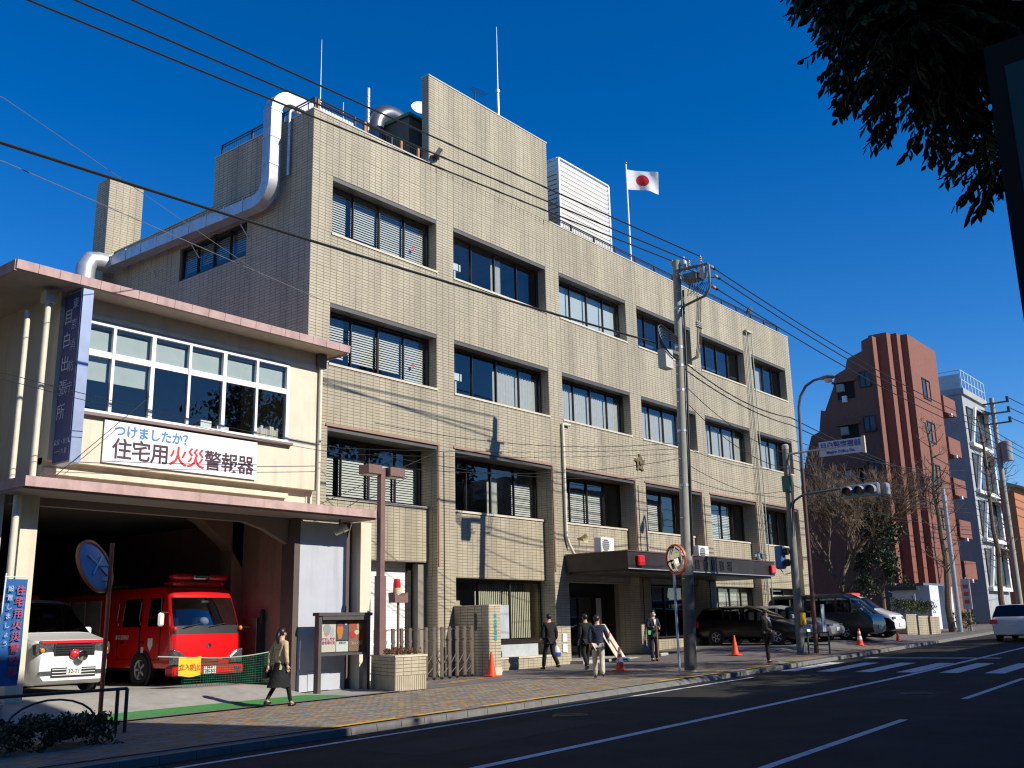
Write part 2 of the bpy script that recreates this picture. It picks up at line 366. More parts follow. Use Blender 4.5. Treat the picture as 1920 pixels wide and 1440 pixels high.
def tiles_each(areas, parent, pu=.25, pv=.09, j=.012, jv=.014, dep=.012, name='tile'):
    for o, U, W_, N_, u0, u1, v0, v1 in areas:
        o, U, W_, N_ = Vector(o), Vector(U), Vector(W_), Vector(N_); nu = max(1, round((u1-u0)/pu)); nv = max(1, round((v1-v0)/pv)); du = (u1-u0)/nu; dv = (v1-v0)/nv; ms = []
        for k in range(4):
            c_ = [(.475,.415,.29),(.49,.43,.305),(.46,.40,.28),(.48,.42,.30)][k]; me = bpy.data.meshes.new(name); a, b = du/2-j/2, dv/2-jv/2; e = .004
            q = [U*(sx*(a-e))+W_*(sz*(b-e))+N_*.0 for sx, sz in ((-1,-1),(1,-1),(1,1),(-1,1))]+[U*(sx*a)+W_*(sz*b)-N_*dep for sx, sz in ((-1,-1),(1,-1),(1,1),(-1,1))]
            me.from_pydata([tuple(p) for p in q], [], [(0,1,2,3),(4,5,1,0),(5,6,2,1),(6,7,3,2),(7,4,0,3)]); me.update(); me.materials.append(pm('glazed_tile_%d' % k, c_, .5, 0, .12, 3, stain=.2)); ms.append(me)
        for a in range(nu):
            for b in range(nv):
                t = bpy.data.objects.new(name, ms[(a*3+b*7+a*b) % 4]); COL.objects.link(t); c = o+U*(u0+(a+.5)*du)+W_*(v0+(b+.5)*dv); t.parent = parent; t.location = c-ORG[parent]; ORG[t] = c
FY = 21.5
PS = thing('police_station', 'four-storey police station clad in beige tile with rows of dark recessed windows', 'building', (34, 24, 0))
BAYS = [(18.3,22.8),(23.65,28.82),(29.68,34.4),(35.28,39.93),(40.8,45.4),(46.25,50.35)]
X0, X1, ZT = 17.5, 51.1, 16.77
core = MB(); AR = []
def fr(x0, x1, z0, z1, y=FY):   # front tile area + core slab
    AR.append(((0,y,0),(1,0,0),(0,0,1),(0,-1,0),x0+(.012 if x0 > X0+.01 else 0),x1-(.012 if x1 < X1-.01 else 0),z0+.006,z1-.006))
def cb(x0, x1, y0, y1, z0, z1): core.box(x0, x1, y0, y1, z0, z1)
def rev(x, y0, y1, z0, z1):     # tiled reveal facing -X
    AR.append(((x,y1,0),(0,-1,0),(0,0,1),(-1,0,0),0,y1-y0,z0,z1))
PIERS = [(X0,BAYS[0][0])]+[(BAYS[i][1],BAYS[i+1][0]) for i in range(5)]+[(BAYS[5][1],X1)]
FL = [(13.02,14.85),(9.02,10.85),(5.24,7.18)]     # window z ranges
SEG = [X0]+[p for pr in PIERS[1:-1] for p in pr]+[X1]
bands = [(14.85,15.80),(15.80,ZT),(10.85,11.9),(11.9,13.02),(7.18,8.1),(8.1,9.02)]
for z0, z1 in bands:
    for a, b in zip(SEG[:-1], SEG[1:]): fr(a, b, z0, z1)
cb(X0+.01, X1-.01, FY+.008, FY+.39, 14.85, ZT); cb(X0+.01, X1-.01, FY+.008, FY+.39, 10.85, 13.02); cb(X0+.01, X1-.01, FY+.008, FY+.39, 7.18, 9.02)
for i, (a, b) in enumerate(PIERS):
    for z0, z1 in FL[:2]: fr(a, b, z0, z1)
    zb = gf((a+b)/2, 20)
    fr(a, b, zb, 3.3); fr(a, b, 3.3, 5.2); fr(a, b, 5.2, 7.18)
    for z0, z1 in FL[:2]: cb(a+.009, b-.009, FY+.008, FY+.39, z0, z1)
    cb(a+.009, b-.009, FY+.008, FY+1.2, -.3, 7.18)
    if i > 0:
        rev(a, FY, FY+.42, *FL[0]); rev(a, FY, FY+.42, *FL[1]); rev(a, FY, FY+.74, 5.24, 7.18); rev(a, FY, FY+.42, 3.1, 5.24); rev(a, FY, FY+1.0, zb, 3.1)
# spandrels under the second floor
for i, (a, b) in enumerate(BAYS):
    zb = 3.53 if i == 0 else 3.1
    fr(a+.005, b-.005, zb+.02, 4.15, FY+.4); fr(a+.005, b-.005, 4.15, 5.18, FY+.4); cb(a+.02, b-.02, FY+.408, FY+1.1, zb, 5.18)
# building mass behind, roof slab
mass = MB()
mass.box(X0+1.2, X1-.01, 26.0, 38, -.3, 14.9).box(X0+.01, X1-.01, FY+.39, 38, 14.86, 15.0)
for z in (4.6, 8.5, 12.45): mass.box(X0+.05, X1-.05, FY+.75, 26, z-.15, z+.15)
mass.box(X0+.01, X0+.3, FY+.4, 26.2, -.3, 12.9).box(X0+.01, X0+.3, FY+.4, 26.2, 14.05, 16.75).box(X0+.01, X0+.3, FY+.4, 24.6, 12.9, 14.05)
mass.box(X1-.3, X1-.012, FY+.4, 38, -.3, 16.75).box(X0+.01, X1, 26.2, 26.5, 14.9, 16.7)
for i in range(1, 6): mass.box(PIERS[i][0]+.2, PIERS[i][1]-.2, FY+1.2, 26, 0, 14.8)
mass.build('interior_structure', ROOM, PS)
# side wall facing the fire station
def sd_(y0, y1, z0, z1, x=X0): AR.append(((x,0,0),(0,-1,0),(0,0,1),(-1,0,0),-y1,-y0,z0,z1))
sd_(FY, 24.6, 12.33, 14.05); sd_(FY, 26.5, 14.05, ZT); sd_(FY, 24.6, 8, 12.33); sd_(24.6, 28.25, 8, 12.25); sd_(24.6, 28.25, 12.25, 12.9)
sd_(26.5, 28.25, 14.05, 15.04); sd_(28.25, 33, 8, 12.25); sd_(28.25, 33, 12.25, 15.04)
cb(X0+.009, X0+.3, 26.2, 33, -.3, 12.9); cb(X0+.009, X0+.3, 28.25, 33, 12.9, 15.04); cb(X0+.009, X0+.3, 26.5, 28.25, 14.05, 15.04)
# screen wall standing above the roof line, chimney
fr(22.45, 29.15, ZT, 18.4); fr(22.45, 29.15, 18.4, 20.1); AR.append(((22.45,0,0),(0,-1,0),(0,0,1),(-1,0,0),-FY-.33,-FY,ZT,20.1))
cb(22.459, 29.145, FY+.008, FY+.33, ZT-.2, 20.1)
AR.append(((0,32.5,0),(1,0,0),(0,0,1),(0,-1,0),17.1,18.45,13.5,16.9)); AR.append(((0,32.5,0),(1,0,0),(0,0,1),(0,-1,0),17.1,18.45,16.9,17.9))
sd_(32.5, 33.4, 13.5, 17.9, 17.1); cb(17.109, 18.44, 32.508, 33.4, 10, 17.9)
AR.append(((0,FY+.75,0),(1,0,0),(0,0,1),(0,-1,0),39.6,45.4,0,3.1))
core.build('wall', GROUT, PS); tiles(AR, 'wall_tiles', PS)
COPING = pm('parapet_coping', (.50,.47,.40), .7, 0, .1)
cp = MB(); cp.box(X0-.02, 22.44, FY-.02, FY+.3, ZT+.002, ZT+.05).box(29.16, X1+.02, FY-.02, FY+.3, ZT+.002, ZT+.05).box(X0-.02, X0+.3, FY+.302, 26.5, ZT+.002, ZT+.05)
cp.box(22.43, 29.17, FY-.02, FY+.35, 20.102, 20.15).box(X0-.02, X0+.3, 26.502, 33, 15.042, 15.09)
cp.build('coping', COPING, PS)
LINT = pm('lintel_metal', (.10,.095,.09), .5, .2, .12); SILL = pm('sill_stone', (.60,.54,.42), .7, 0, .1, stain=.2); TRIM = pm('recess_trim', (.33,.20,.14), .5, 0, .1)
cfg = {(0,0):'BBBB',(0,1):'JNcN',(0,2):'FFFF',(0,3):'LNLN',(0,4):'LLLL',(0,5):'LCLN',
       (1,0):'BBBB',(1,1):'JNCC',(1,2):'CCCC',(1,3):'CCCN',(1,4):'CCCC',(1,5):'CCCN',
       (2,0):'bbbb',(2,1):'JNcb',(2,2):'JbbN',(2,3):'bbNN',(2,4):'NbbN',(2,5):'NcNN'}
FILM = pm('frosted_film', (.55,.60,.60), .6, 0, .04)
PAPER = pm('paper_box', (.60,.50,.34), .8); HEART = pm('red_sticker', (.6,.04,.05), .5)
def window(parent, x0, x1, z0, z1, y, cols, name='window', axis='X', fmat=DKFRAME, fw=.06, gl=GLASS, conts=None, wide=1):
    """frame part with a pane per light, blinds or curtains behind; axis 'Y' lies in an X=const plane facing -X"""
    T = (lambda u, d, z: (u, y+d, z)) if axis == 'X' else (lambda u, d, z: (y+d, u, z))
    def bx(mb, u0, u1, d0, d1, za, zb_):
        p, q = T(u0, d0, za), T(u1, d1, zb_); mb.box(min(p[0],q[0]), max(p[0],q[0]), min(p[1],q[1]), max(p[1],q[1]), za, zb_)
    f = MB(); bx(f, x0, x1, 0, .09, z1-fw, z1); bx(f, x0, x1, 0, .09, z0, z0+fw); bx(f, x0, x0+fw, 0, .09, z0+fw, z1-fw); bx(f, x1-fw, x1, 0, .09, z0+fw, z1-fw)
    us = np.linspace(x0+fw/2, x1-fw/2, cols+1)
    for k in range(1, cols):
        t = fw*(.9 if k*2 == cols else .5)*wide; bx(f, us[k]-t/2, us[k]+t/2, -.004*(k % 2), .085, z0+fw, z1-fw)
    F_ = f.build(name, fmat, parent)
    for k in range(cols):
        a, b = us[k]+.01, us[k+1]-.01; d = .05+.012*(k % 2)
        p = MB(); P = [T(a, d, z0+fw*.6), T(b, d, z0+fw*.6), T(b, d, z1-fw*.6), T(a, d, z1-fw*.6)]
        p.add(P, [(0,1,2,3) if axis == 'X' else (3,2,1,0)]).build('pane', gl, F_)
        c = conts[k] if conts else 'N'; h = z1-z0
        if c in 'Bb':
            m = MB(); zt = z1-.12 if c == 'B' else z1-.55; z = z0+.12; rg = random.Random(int(a*100+z0*10)); dr = rg.uniform(0, .25) if c == 'B' else 0
            z += dr
            while z < zt:
                s_ = (b-a)*.03; p0, p1 = T(a+s_, .16, z), T(b-(b-a)*(.03+.12*(k == 0)), .16, z); up = .060; back = .030
                q0, q1 = T(a+s_, .16+back, z+up), T(b-(b-a)*(.03+.12*(k == 0)), .16+back, z+up)
                m.add([p0, p1, q1, q0], [(0,1,2,3)]); z += .078
            stuff(m.build('blind', BLIND, F_))
        elif c in 'CcF':
            a2 = a if c != 'c' else a; b2 = b if c != 'c' else a+(b-a)*.42; n = 26; P = [[], []]; top = z1-.1 if c != 'C' else z1-.28
            for q in range(n+1):
                u = a2+(b2-a2)*q/n; dd = .20+(.025*math.sin(q*1.9) if c != 'F' else 0)
                P[0].append(T(u, dd, z0+.05)); P[1].append(T(u, dd, top))
            MB().grid(P).build('curtain', FILM if c == 'F' else CURTAIN, F_, smooth='all')
        elif c == 'L':  # white bars stand in for fluorescent strip lights; they do not glow
            m = MB()
            for zz in (z0+h*.28, z0+h*.5): bx(m, a+.05, b-.05, .9, 1.0, zz, zz+.05)
            m.build('strip_light', WPAINT, F_)
        elif c == 'J':
            m = MB(); bx(m, a+.1, b, .5, .8, z0+h*.45, z0+h*.6); bx(m, a+.5*(b-a), a+.57*(b-a), .4, .45, z0, z0+h*.4); bx(m, a+.65*(b-a), a+.7*(b-a), .4, .45, z0, z0+h*.4)
            m.build('cabinet', WPAINT, F_)
    return F_
for fl, (z0, z1) in enumerate(FL):
    yg = FY+.36 if fl < 2 else FY+.70
    for i, (a, b) in enumerate(BAYS):
        W_ = window(PS, a+.005, b-.005, z0+.02, z1-.13, yg, 4, conts=cfg[(fl, i)])
        MB().box(a+.004, b-.004, FY+.02, yg-.005, z1-.125, z1-.003).build('lintel', LINT, W_)
        MB().box(a-.03 if fl < 2 else a+.006, b+.03 if fl < 2 else b-.006, (FY-.03) if fl < 2 else FY+.36, yg-.002, z0-.05, z0+.018).build('sill', SILL, W_)
        if fl == 2:
            t = MB(); t.box(a-.09, b+.09, FY-.035, FY-.002, z1, z1+.07).box(b+.02, b+.09, FY-.035, FY-.002, 3.4 if i < 2 else 4.1, z1-.002); t.build('recess_trim', TRIM, W_)
        if i in (0, 2):
            k = MB(); ux = a+(.85 if i == 0 else .07)*(b-a)
            k.prism([(ux-.07,z0+.75),(ux,z0+.62),(ux+.07,z0+.75),(ux+.035,z0+.79),(ux,z0+.76),(ux-.035,z0+.79)], 'Y', yg+.04, yg+.044)
            if fl < 2: k.build('sticker', HEART, W_)
window(PS, 24.62, 28.22, 12.92, 14.04, X0+.06, 4, axis='Y', conts='BBBB')
# ground floor: shutter, windows, entrance
sh = MB(); z = .08; P = [[], []]; prof = []
while z < 3.5: prof += [(FY+.86, z), (FY+.845, z+.012), (FY+.845, z+.085), (FY+.86, z+.097)]; z += .1
sh.grid([[(19.2, y, z) for y, z in prof], [(22.25, y, z) for y, z in prof]]); SH = sh.build('roller_shutter', pm('shutter_white', (.80,.79,.76), .5, 0, .05, stain=.15), PS)
MB().box(19.05, 19.2, FY+.75, FY+.9, 0, 3.5).build('guide_rail', DKFRAME, SH); MB().box(22.25, 22.45, FY+.75, FY+.9, 0, 3.5).build('guide_rail', DKFRAME, SH)
MB().box(22.45, 22.8, FY+.5, FY+1.1, 0, 3.5).build('return_wall', GROUT, PS)
W1 = window(PS, 23.68, 28.79, 1.05, 3.06, FY+.62, 3, conts='NNN', wide=2)
vb = MB(); x = 25.6
while x < 28.6: vb.add([(x,FY+.95,1.15),(x+.09,FY+.98,1.15),(x+.09,FY+.98,2.95),(x,FY+.95,2.95)], [(0,1,2,3)]); x += .1
stuff(vb.build('vertical_blind', pm('cream_blind', (.66,.60,.42), .8), W1))
MB().box(25.9, 26.9, FY+.56, FY+.6, 1.15, 2.25).build('grey_board', pm('pale_grey_board', (.42,.45,.47), .6), W1)
MB().box(23.9, 24.9, FY+.9, FY+1.3, 2.0, 2.25).box(24.0, 24.8, FY+.9, FY+1.3, 2.25, 2.4).build('stacked_boxes', PAPER, W1)
MB().box(23.7, 28.78, FY+.46, FY+.6, .98, 1.12).build('rail', DKFRAME, W1)
MB().box(25.2, 28.4, FY+.5, FY+.58, .55, .96).build('lower_panel', pm('pale_grey_board', (.42,.45,.47)), W1)
core2 = MB().box(23.68, 28.8, FY+.06, FY+.62, -.1, .5); core2.build('base_wall', GROUT, PS)
tiles([((0,FY+.052,0),(1,0,0),(0,0,1),(0,-1,0),23.68,28.8,.12,.5)], 'base_wall_tiles', PS)
MB().box(23.66, 28.81, FY+.02, FY+.62, .501, .56).build('base_ledge', SILL, PS)
for i in (4, 5):
    a, b = BAYS[i]; zb = gf(a, 20)
    W_ = window(PS, a+.01, b-.01, 1.55, 3.08, FY+.55, 4 if i == 4 else 3, conts='CCCC'[:4 if i == 4 else 3])
    MB().box(a+.01, b-.01, FY+.42, FY+1.0, 0, 1.5).build('base_wall', GROUT, PS); tiles([((0,FY+.412,0),(1,0,0),(0,0,1),(0,-1,0),a+.01,b-.01,zb,1.5)], 'base_wall_tiles', PS)
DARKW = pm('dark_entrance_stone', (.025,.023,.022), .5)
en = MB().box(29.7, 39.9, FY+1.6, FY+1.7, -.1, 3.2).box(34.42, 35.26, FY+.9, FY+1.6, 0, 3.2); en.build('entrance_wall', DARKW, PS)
D1 = window(PS, 30.2, 33.2, .2, 2.6, FY+1.4, 3, name='entrance_door'); 
for xx in (30.0, 33.25): MB().box(xx, xx+.32, FY+1.3, FY+1.33, 1.45, 2.55).build('notice', pm('pale_grey_board', (.42,.45,.47)), D1)
window(PS, 35.3, 39.3, .95, 3.05, FY+.6, 4, name='window')
MB().box(35.3, 39.5, FY+.1, FY+.6, -.1, .9).build('base_wall', GROUT, PS); tiles([((0,FY+.092,0),(1,0,0),(0,0,1),(0,-1,0),35.3,39.5,.3,.9)], 'base_wall_tiles', PS)
MB().box(29.6, 35.2, FY-.55, FY+1.55, 0, .32).build('entrance_step', CONC, PS)
# lit square notices on the tiled pier
MB().box(29.15, 29.4, FY-.03, FY-.005, .98, 1.25).box(29.15, 29.4, FY-.03, FY-.005, .62, .9).build('square_plate', WPAINT, PS)
# canopy with red lamps
CANM = pm('canopy_bronze', (.045,.036,.034), .42, .3, .25, 2, stain=.3)
CY0, CZ0, CZ1 = 18.82, 3.30, 3.98
cn = MB(); cn.box(29.45, 41.1, CY0, FY-.04, CZ0+.08, CZ1).box(29.6, 40.95, CY0+.12, FY-.06, CZ0, CZ0+.078)
CN = cn.build('canopy', CANM, PS)
MB().box(29.42, 41.13, CY0-.03, FY-.05, CZ1+.002, CZ1+.04).build('canopy_edge', pm('canopy_flashing', (.16,.09,.08), .4, .3), CN)
MB().box(29.44, 41.11, CY0-.02, CY0-.002, CZ0+.08, CZ0+.11).build('canopy_drip', STEEL, CN)
for xx in (29.95, 40.55): MB().bbox(xx, xx+.42, CY0-.14, CY0-.005, 3.5, 3.86, .035).build('red_lamp', REDL, CN, smooth=True)
LET = pm('bronze_letters', (.02,.018,.018), .35, .5)
for k, c in enumerate('目白警察署'): text(c, .42, LET, CN, (34.3+.66*k, CY0-.004, 3.66), depth=.02, weight=.004)
MB().box(35.05, 35.09, CY0-.012, CY0-.001, 3.42, 3.97).build('panel_joint', BLACK, CN)
# roof edge railings
def railing(pts, h, name, parent, m=DKMETAL, step=.115):
    rl = MB(); bal = MB(); L_ = 0
    for p, q in zip(pts[:-1], pts[1:]):
        p, q = Vector(p), Vector(q); d = q-p; n = int(d.length/step)
        for zz in (h, h*.80, .06): rl.tube([p+Vector((0,0,zz)), q+Vector((0,0,zz))], .018 if zz < h else .026, 6)
        for k in range(0, int(d.length/1.6)+1): s_ = p+d*(k*1.6/d.length); rl.box(s_.x-.03, s_.x+.03, s_.y-.03, s_.y+.03, s_.z, s_.z+h)
        for k in range(n): s_ = p+d*((k+.5)/n); bal.tube([s_+Vector((0,0,.06)), s_+Vector((0,0,h*.8))], .009, 4, False)
    o = rl.build(name, m, parent); stuff(bal.build('balusters', m, o)); return o
ZR = ZT+.05
railing([(17.62,26.3,ZR),(17.62,21.62,ZR),(22.40,21.62,ZR)], .42, 'roof_railing', PS); railing([(29.2,21.62,ZR),(50.3,21.62,ZR)], .36, 'roof_railing', PS)
for x in (17.7, 19.6, 21.2, 22.0): MB().box(x, x+.09, 21.58, 21.67, ZR+.01, ZR+.40).build('rusty_post', pm('rust_paint', (.42,.19,.07), .8, 0, .25), PS)
# roof house with green edge behind the screen wall
ph = MB().box(22.6, 29.0, 22.6, 30, 15, 19.0); ph.build('roof_house', pm('roof_house_wall', (.13,.12,.10), .85), PS)
MB().box(22.5, 29.1, 22.5, 30.1, 19.0, 19.12).build('roof_house_edge', pm('green_edge', (.08,.20,.13), .6), PS)
# downpipe, conduits, tiled-wall fittings
dpw = MB().tube([(29.95,FY-.08,8.82),(29.5,FY-.08,8.82),(29.5,FY-.08,8.6),(29.5,FY-.08,4.7),(29.62,FY-.1,4.4),(29.9,FY-.12,4.02)], .055, 10); dpw.build('white_conduit', pm('cream_pipe', (.72,.66,.52), .5), PS, smooth=True)
for xx, za, zb in ((45.55,.6,15.9),(46.12,.6,15.9),(45.7,.6,15.7)): MB().tube([(xx,FY-.16,zb),(xx,FY-.16,za)], .028, 6).build('wall_pipe', pm('pipe_grey_green', (.34,.34,.27), .5), PS)
MB().box(45.5, 46.17, FY-.22, FY-.05, 15.88, 15.98).build('pipe_bracket', CONC, PS)
for i in (1, 2, 3, 4):
    MB().tube([(PIERS[i+1][0]+.25 if i > 1 else PIERS[i][0]+.3, FY-.012, 7.0), (PIERS[i+1][0]+.25 if i > 1 else PIERS[i][0]+.3, FY-.012, .6)], .014, 5).build('cable_conduit', BLACK, PS)
em = MB().lathe([(.0,.05),(.20,.05),(.36,.02),(.38,0)], 5, (34.86, FY-.06, 7.95), 'Y').lathe([(.10,.0),(.13,-.05),(.0,-.06)], 12, (34.86, FY-.06, 7.95), 'Y')
for k in range(5):
    an = math.pi/2+k*2*math.pi/5; em.cbox((34.86+.30*math.cos(an), FY-.03, 7.95+.30*math.sin(an)), (.13,.05,.34), Matrix.Rotation(-(an-math.pi/2), 3, 'Y'))
em.v = [(34.86+(a-34.86)*.8, b, 7.95+(c-7.95)*.8) for a, b, c in em.v]; em.build('emblem', pm('old_gilt', (.22,.17,.08), .5, .6, .3), PS)
# ------------------------------------------------------------------ roof equipment
def arcpath(pts, r, n=6):
    pts = [Vector(p) for p in pts]; out = [pts[0]]
    for a, b, c in zip(pts[:-2], pts[1:-1], pts[2:]):
        d0 = (a-b).normalized(); d1 = (c-b).normalized(); p0 = b+d0*r; p1 = b+d1*r; ce = b+(d0+d1)*r
        for k in range(n+1):
            t = k/n*math.pi/2; out.append(ce-(d1*r)*math.cos(t)-(d0*r)*math.sin(t))
    return out+[pts[-1]]
DT = thing('ventilation_duct', 'bright steel square duct running along the side wall and over the parapet', 'duct', (17.1, 23, 14))
path = arcpath([(20.2,22.95,17.62),(17.08,22.95,17.62),(17.08,22.95,14.15),(17.08,31.9,14.35)], .62)
dm = MB().tube(path, .27, 4, True, math.pi/4); dm.build('duct', STEEL, DT, smooth=True)
e2 = MB().tube(arcpath([(17.08,31.85,14.35),(17.08,32.0,14.35),(16.6,32.0,14.35)], .14, 3)+[(16.35,32.0,14.3),(16.2,32.0,14.0),(16.15,32.0,12.5)], .33, 12); e2.build('elbow', STEEL, DT, smooth=True)
for k in range(9):
    y = 24.0+k*.95; MB().tube([(17.08,y,14.17+.02*(y-23)),(17.08,y+.05,14.17+.02*(y-23))], 0.29, 4, True, math.pi/4).build('flange', STEEL, DT)
for z in (15.2, 16.1, 17.0): MB().tube([(17.08,22.95,z),(17.08,22.95,z+.05)], 0.29, 4, True, math.pi/4).build('flange', STEEL, DT)
for y in (24.6, 27.2, 29.8): MB().tube([(17.25,y,13.85),(17.5,y-.1,13.45)], .02, 5).build('brace', STEEL, DT)
tag(MB().tube(arcpath([(17.9,22.55,17.1),(17.42,22.55,17.1),(17.42,22.55,14.9)], .15), .045, 8).build('vent_pipe', STEEL, smooth=True), 'thin steel vent pipe beside the square duct on the side wall', 'pipe')
def mast(name, label, x, y, z0, z1, r0, r1, col, seg=()):
    t = thing(name, label, 'antenna', (x, y, z0), group='roof antennas')
    MB().tube([(x,y,z0),(x,y,z0+(z1-z0)*.55)], [r0, r0*.9], 8).build('pole', col, t, smooth=True)
    MB().tube([(x,y,z0+(z1-z0)*.55),(x,y,z1)], [r0*.55, r1], 6).build('whip', WPAINT, t, smooth=True)
    MB().lathe([(r0*1.5,0),(r0*1.5,.12)], 8, (x,y,z0+(z1-z0)*.55-.06)).build('joint', STEEL, t)
    return t
mast('whip_antenna', 'thin whip antenna rising at the corner of the roof above the duct', 18.38, 22.3, 15.0, 19.85, .035, .008, STEEL)
mast('whip_antenna', 'tall whip antenna rising behind the tiled screen wall', 28.02, 23.0, 18.9, 25.4, .06, .012, STEEL)
a2 = thing('pole_antenna', 'short thick pole antenna next to the curved hood', 'antenna', (21.96,24,15), group='roof antennas')
MB().tube([(21.96,24,15),(21.96,24,20.35)], .055, 8).build('pole', pm('pale_pole', (.62,.55,.47), .5), a2, smooth=True); MB().box(21.9,22.12,23.9,24.0,17.6,18.1).build('junction_box', WPAINT, a2)
for k in range(6): MB().lathe([(.07,0),(.07,.05)], 8, (21.96,24,19.0+k*.2)).build('ring', STEEL, a2)
for x, y, z, lb in ((20.8,24,19.3,'thin rod aerial left of the thick pole antenna'),(21.3,24.2,18.6,'shortest rod aerial above the roof railing')):
    t = thing('rod_aerial', lb, 'antenna', (x,y,15), group='roof antennas'); MB().tube([(x,y,15),(x,y,z)], .018, 6).build('rod', STEEL, t); MB().lathe([(.04,0),(.04,.15)], 8, (x,y,16.5)).build('clamp', STEEL, t)
hd = thing('exhaust_hood', 'dark curved exhaust hood bending over the roof', 'duct', (22.4,24,15))
MB().tube([(22.3,24,15),(22.3,24,18.9)]+[(22.3+.75*(1-math.cos(t)), 24, 18.9+.75*math.sin(t)) for t in np.linspace(.2, 2.2, 10)], [.34]*2+[.34+.1*k/9 for k in range(10)], 14).build('hood', pm('hood_steel', (.16,.17,.19), .35, .7), hd, smooth=True)
MB().lathe([(.36,0),(.40,.05),(.36,.1)], 14, (22.3,24,17.5)).build('collar', STEEL, hd)
ds = thing('satellite_dish', 'small white satellite dish on the roof house', 'dish', (24.1,23.4,19.1))
_rot = Matrix.Rotation(R(-35), 3, 'Z') @ Matrix.Rotation(R(65), 3, 'X')
db = MB().lathe([(.001,.0),(.15,.015),(.28,.06),(.36,.11),(.365,.115),(.28,.075),(.15,.03),(.001,.012)], 20); db.v = [tuple(Vector((24.0,23.4,20.12))+_rot @ Vector(p)) for p in db.v]; db.build('reflector', WPAINT, ds, smooth=True)
MB().tube([(24.1,23.4,19.1),(24.1,23.4,19.9)], .03, 6).build('mount', DKMETAL, ds); MB().tube([(24.0,23.4,19.75),(24.25,23.0,19.8)], .015, 5).build('feed_arm', DKMETAL, ds)
yg_ = thing('yagi_aerial', 'dark comb-shaped aerial peeking over the screen wall', 'antenna', (26.9,23,19.1), group='roof antennas')
MB().tube([(26.6,23,19.1),(26.6,23,21.9)], .02, 5).build('mast', DKMETAL, yg_); MB().tube([(26.3,23,21.85),(27.3,23,22.0)], .015, 5).build('boom', DKMETAL, yg_)
for k in range(7): MB().tube([(26.35+k*.15,22.8,21.87+.02*k),(26.35+k*.15,23.2,21.87+.02*k)], .008, 4).build('element', DKMETAL, yg_)
def flood(x, y, z, label, face=(.6,-.6,-.5)):
    t = thing('floodlight', label, 'floodlight', (x,y,z), group='floodlights on the roof edge'); q = Vector(face).to_track_quat('Y', 'Z').to_matrix()
    MB().cbox((x+.12,y-.12,z+.18), (.36,.16,.26), q).build('housing', pm('olive_housing', (.10,.10,.07), .5), t); MB().cbox(Vector((x+.12,y-.12,z+.18))+Vector(face).normalized()*.085, (.30,.012,.20), q).build('lens', pm('lamp_lens', (.5,.5,.46), .15), t)
    MB().tube([(x,y,z-.1),(x,y,z+.05),(x+.1,y-.1,z+.12)], .025, 6).build('bracket', DKMETAL, t)
flood(22.6, 21.42, 17.0, 'floodlight at the left foot of the screen wall'); flood(45.9, 21.42, 16.95, 'floodlight on the parapet above the wall pipes')
# louvred white screen round the roof plant
LV = thing('roof_plant_screen', 'white louvred screen box behind the parapet next to the flagpole', 'louvre screen', (33.4,24,15))
for k in range(19):
    z = 16.6+k*.215
    MB().add([(31.55,22.66,z),(35.25,22.66,z),(35.25,22.60,z+.145),(31.55,22.60,z+.145),(31.55,22.70,z+.15),(35.25,22.70,z+.15)], [(0,1,2,3),(3,2,5,4)]).build('slat', pm('louvre_white', (.80,.77,.72), .5, 0, .04), LV)
    MB().add([(31.50,25.6,z),(31.50,22.7,z),(31.44,22.7,z+.14),(31.44,25.6,z+.14)], [(0,1,2,3)]).build('slat', pm('louvre_white', (.80,.77,.72)), LV)
fm = MB()
for x, y in ((31.5,22.64),(35.27,22.64),(31.5,25.6),(35.27,25.6)): fm.box(x-.05,x+.05,y-.05,y+.05,15,20.72)
fm.box(31.5,35.27,22.6,22.68,20.72,20.78).box(31.46,31.54,22.68,25.6,20.72,20.78); fm.build('frame', WPAINT, LV); MB().box(31.7,35.1,22.9,25.4,15,20.3).build('plant_casing', pm('plant_dark', (.08,.08,.08), .8), LV)
# flag
FP = thing('flagpole', 'white flagpole on the roof flying a white flag with a red disc', 'flagpole', (36.35,22.3,15))
MB().tube([(36.35,22.3,15),(36.35,22.3,22.1)], [.055,.035], 10).build('pole', WPAINT, FP, smooth=True); MB().ball((36.35,22.3,22.16), .07).build('finial', pm('gilt_ball', (.5,.38,.12), .3, .8), FP, smooth='all')
fd = Vector((.62,-.78,0)); nn = Vector((.78,.62,0)); P = []; disc = MB()
def fpt(u, v, off=0):
    wv = .16*math.sin(u*5.2+v*1.2)*u**.7+.05*math.sin(u*11-v*2.5)*u; dr = -.16*u*u-.10*u
    return Vector((36.39,22.3,21.85))+fd*(u*1.42)+nn*(wv+off)+Vector((0,0,-v*.98+dr+.05*math.sin(u*6)*v*u))
for i in range(25): P.append([fpt(i/24, j/14) for j in range(15)])
MB().grid(P).build('flag', pm('flag_white', (.80,.78,.78), .9, 0, .03), FP, smooth='all')
for off in (.006, -.006):
    D_ = MB(); c0 = len(D_.v); D_.v.append(tuple(fpt(.5,.5,off)))
    for rr in (1, 2, 3):
        for k in range(24): an = 2*math.pi*k/24; D_.v.append(tuple(fpt(.5+.20*rr/3*math.cos(an), .5+.29*rr/3*math.sin(an), off)))
    for k in range(24): D_.f.append((0, 1+k, 1+(k+1) % 24))
    for rr in (0, 1):
        for k in range(24): D_.f.append((1+rr*24+k, 1+(rr+1)*24+k, 1+(rr+1)*24+(k+1) % 24, 1+rr*24+(k+1) % 24))
    D_.build('red_disc', pm('flag_red', (.55,.01,.03), .9, 0, .03), FP, smooth='all')
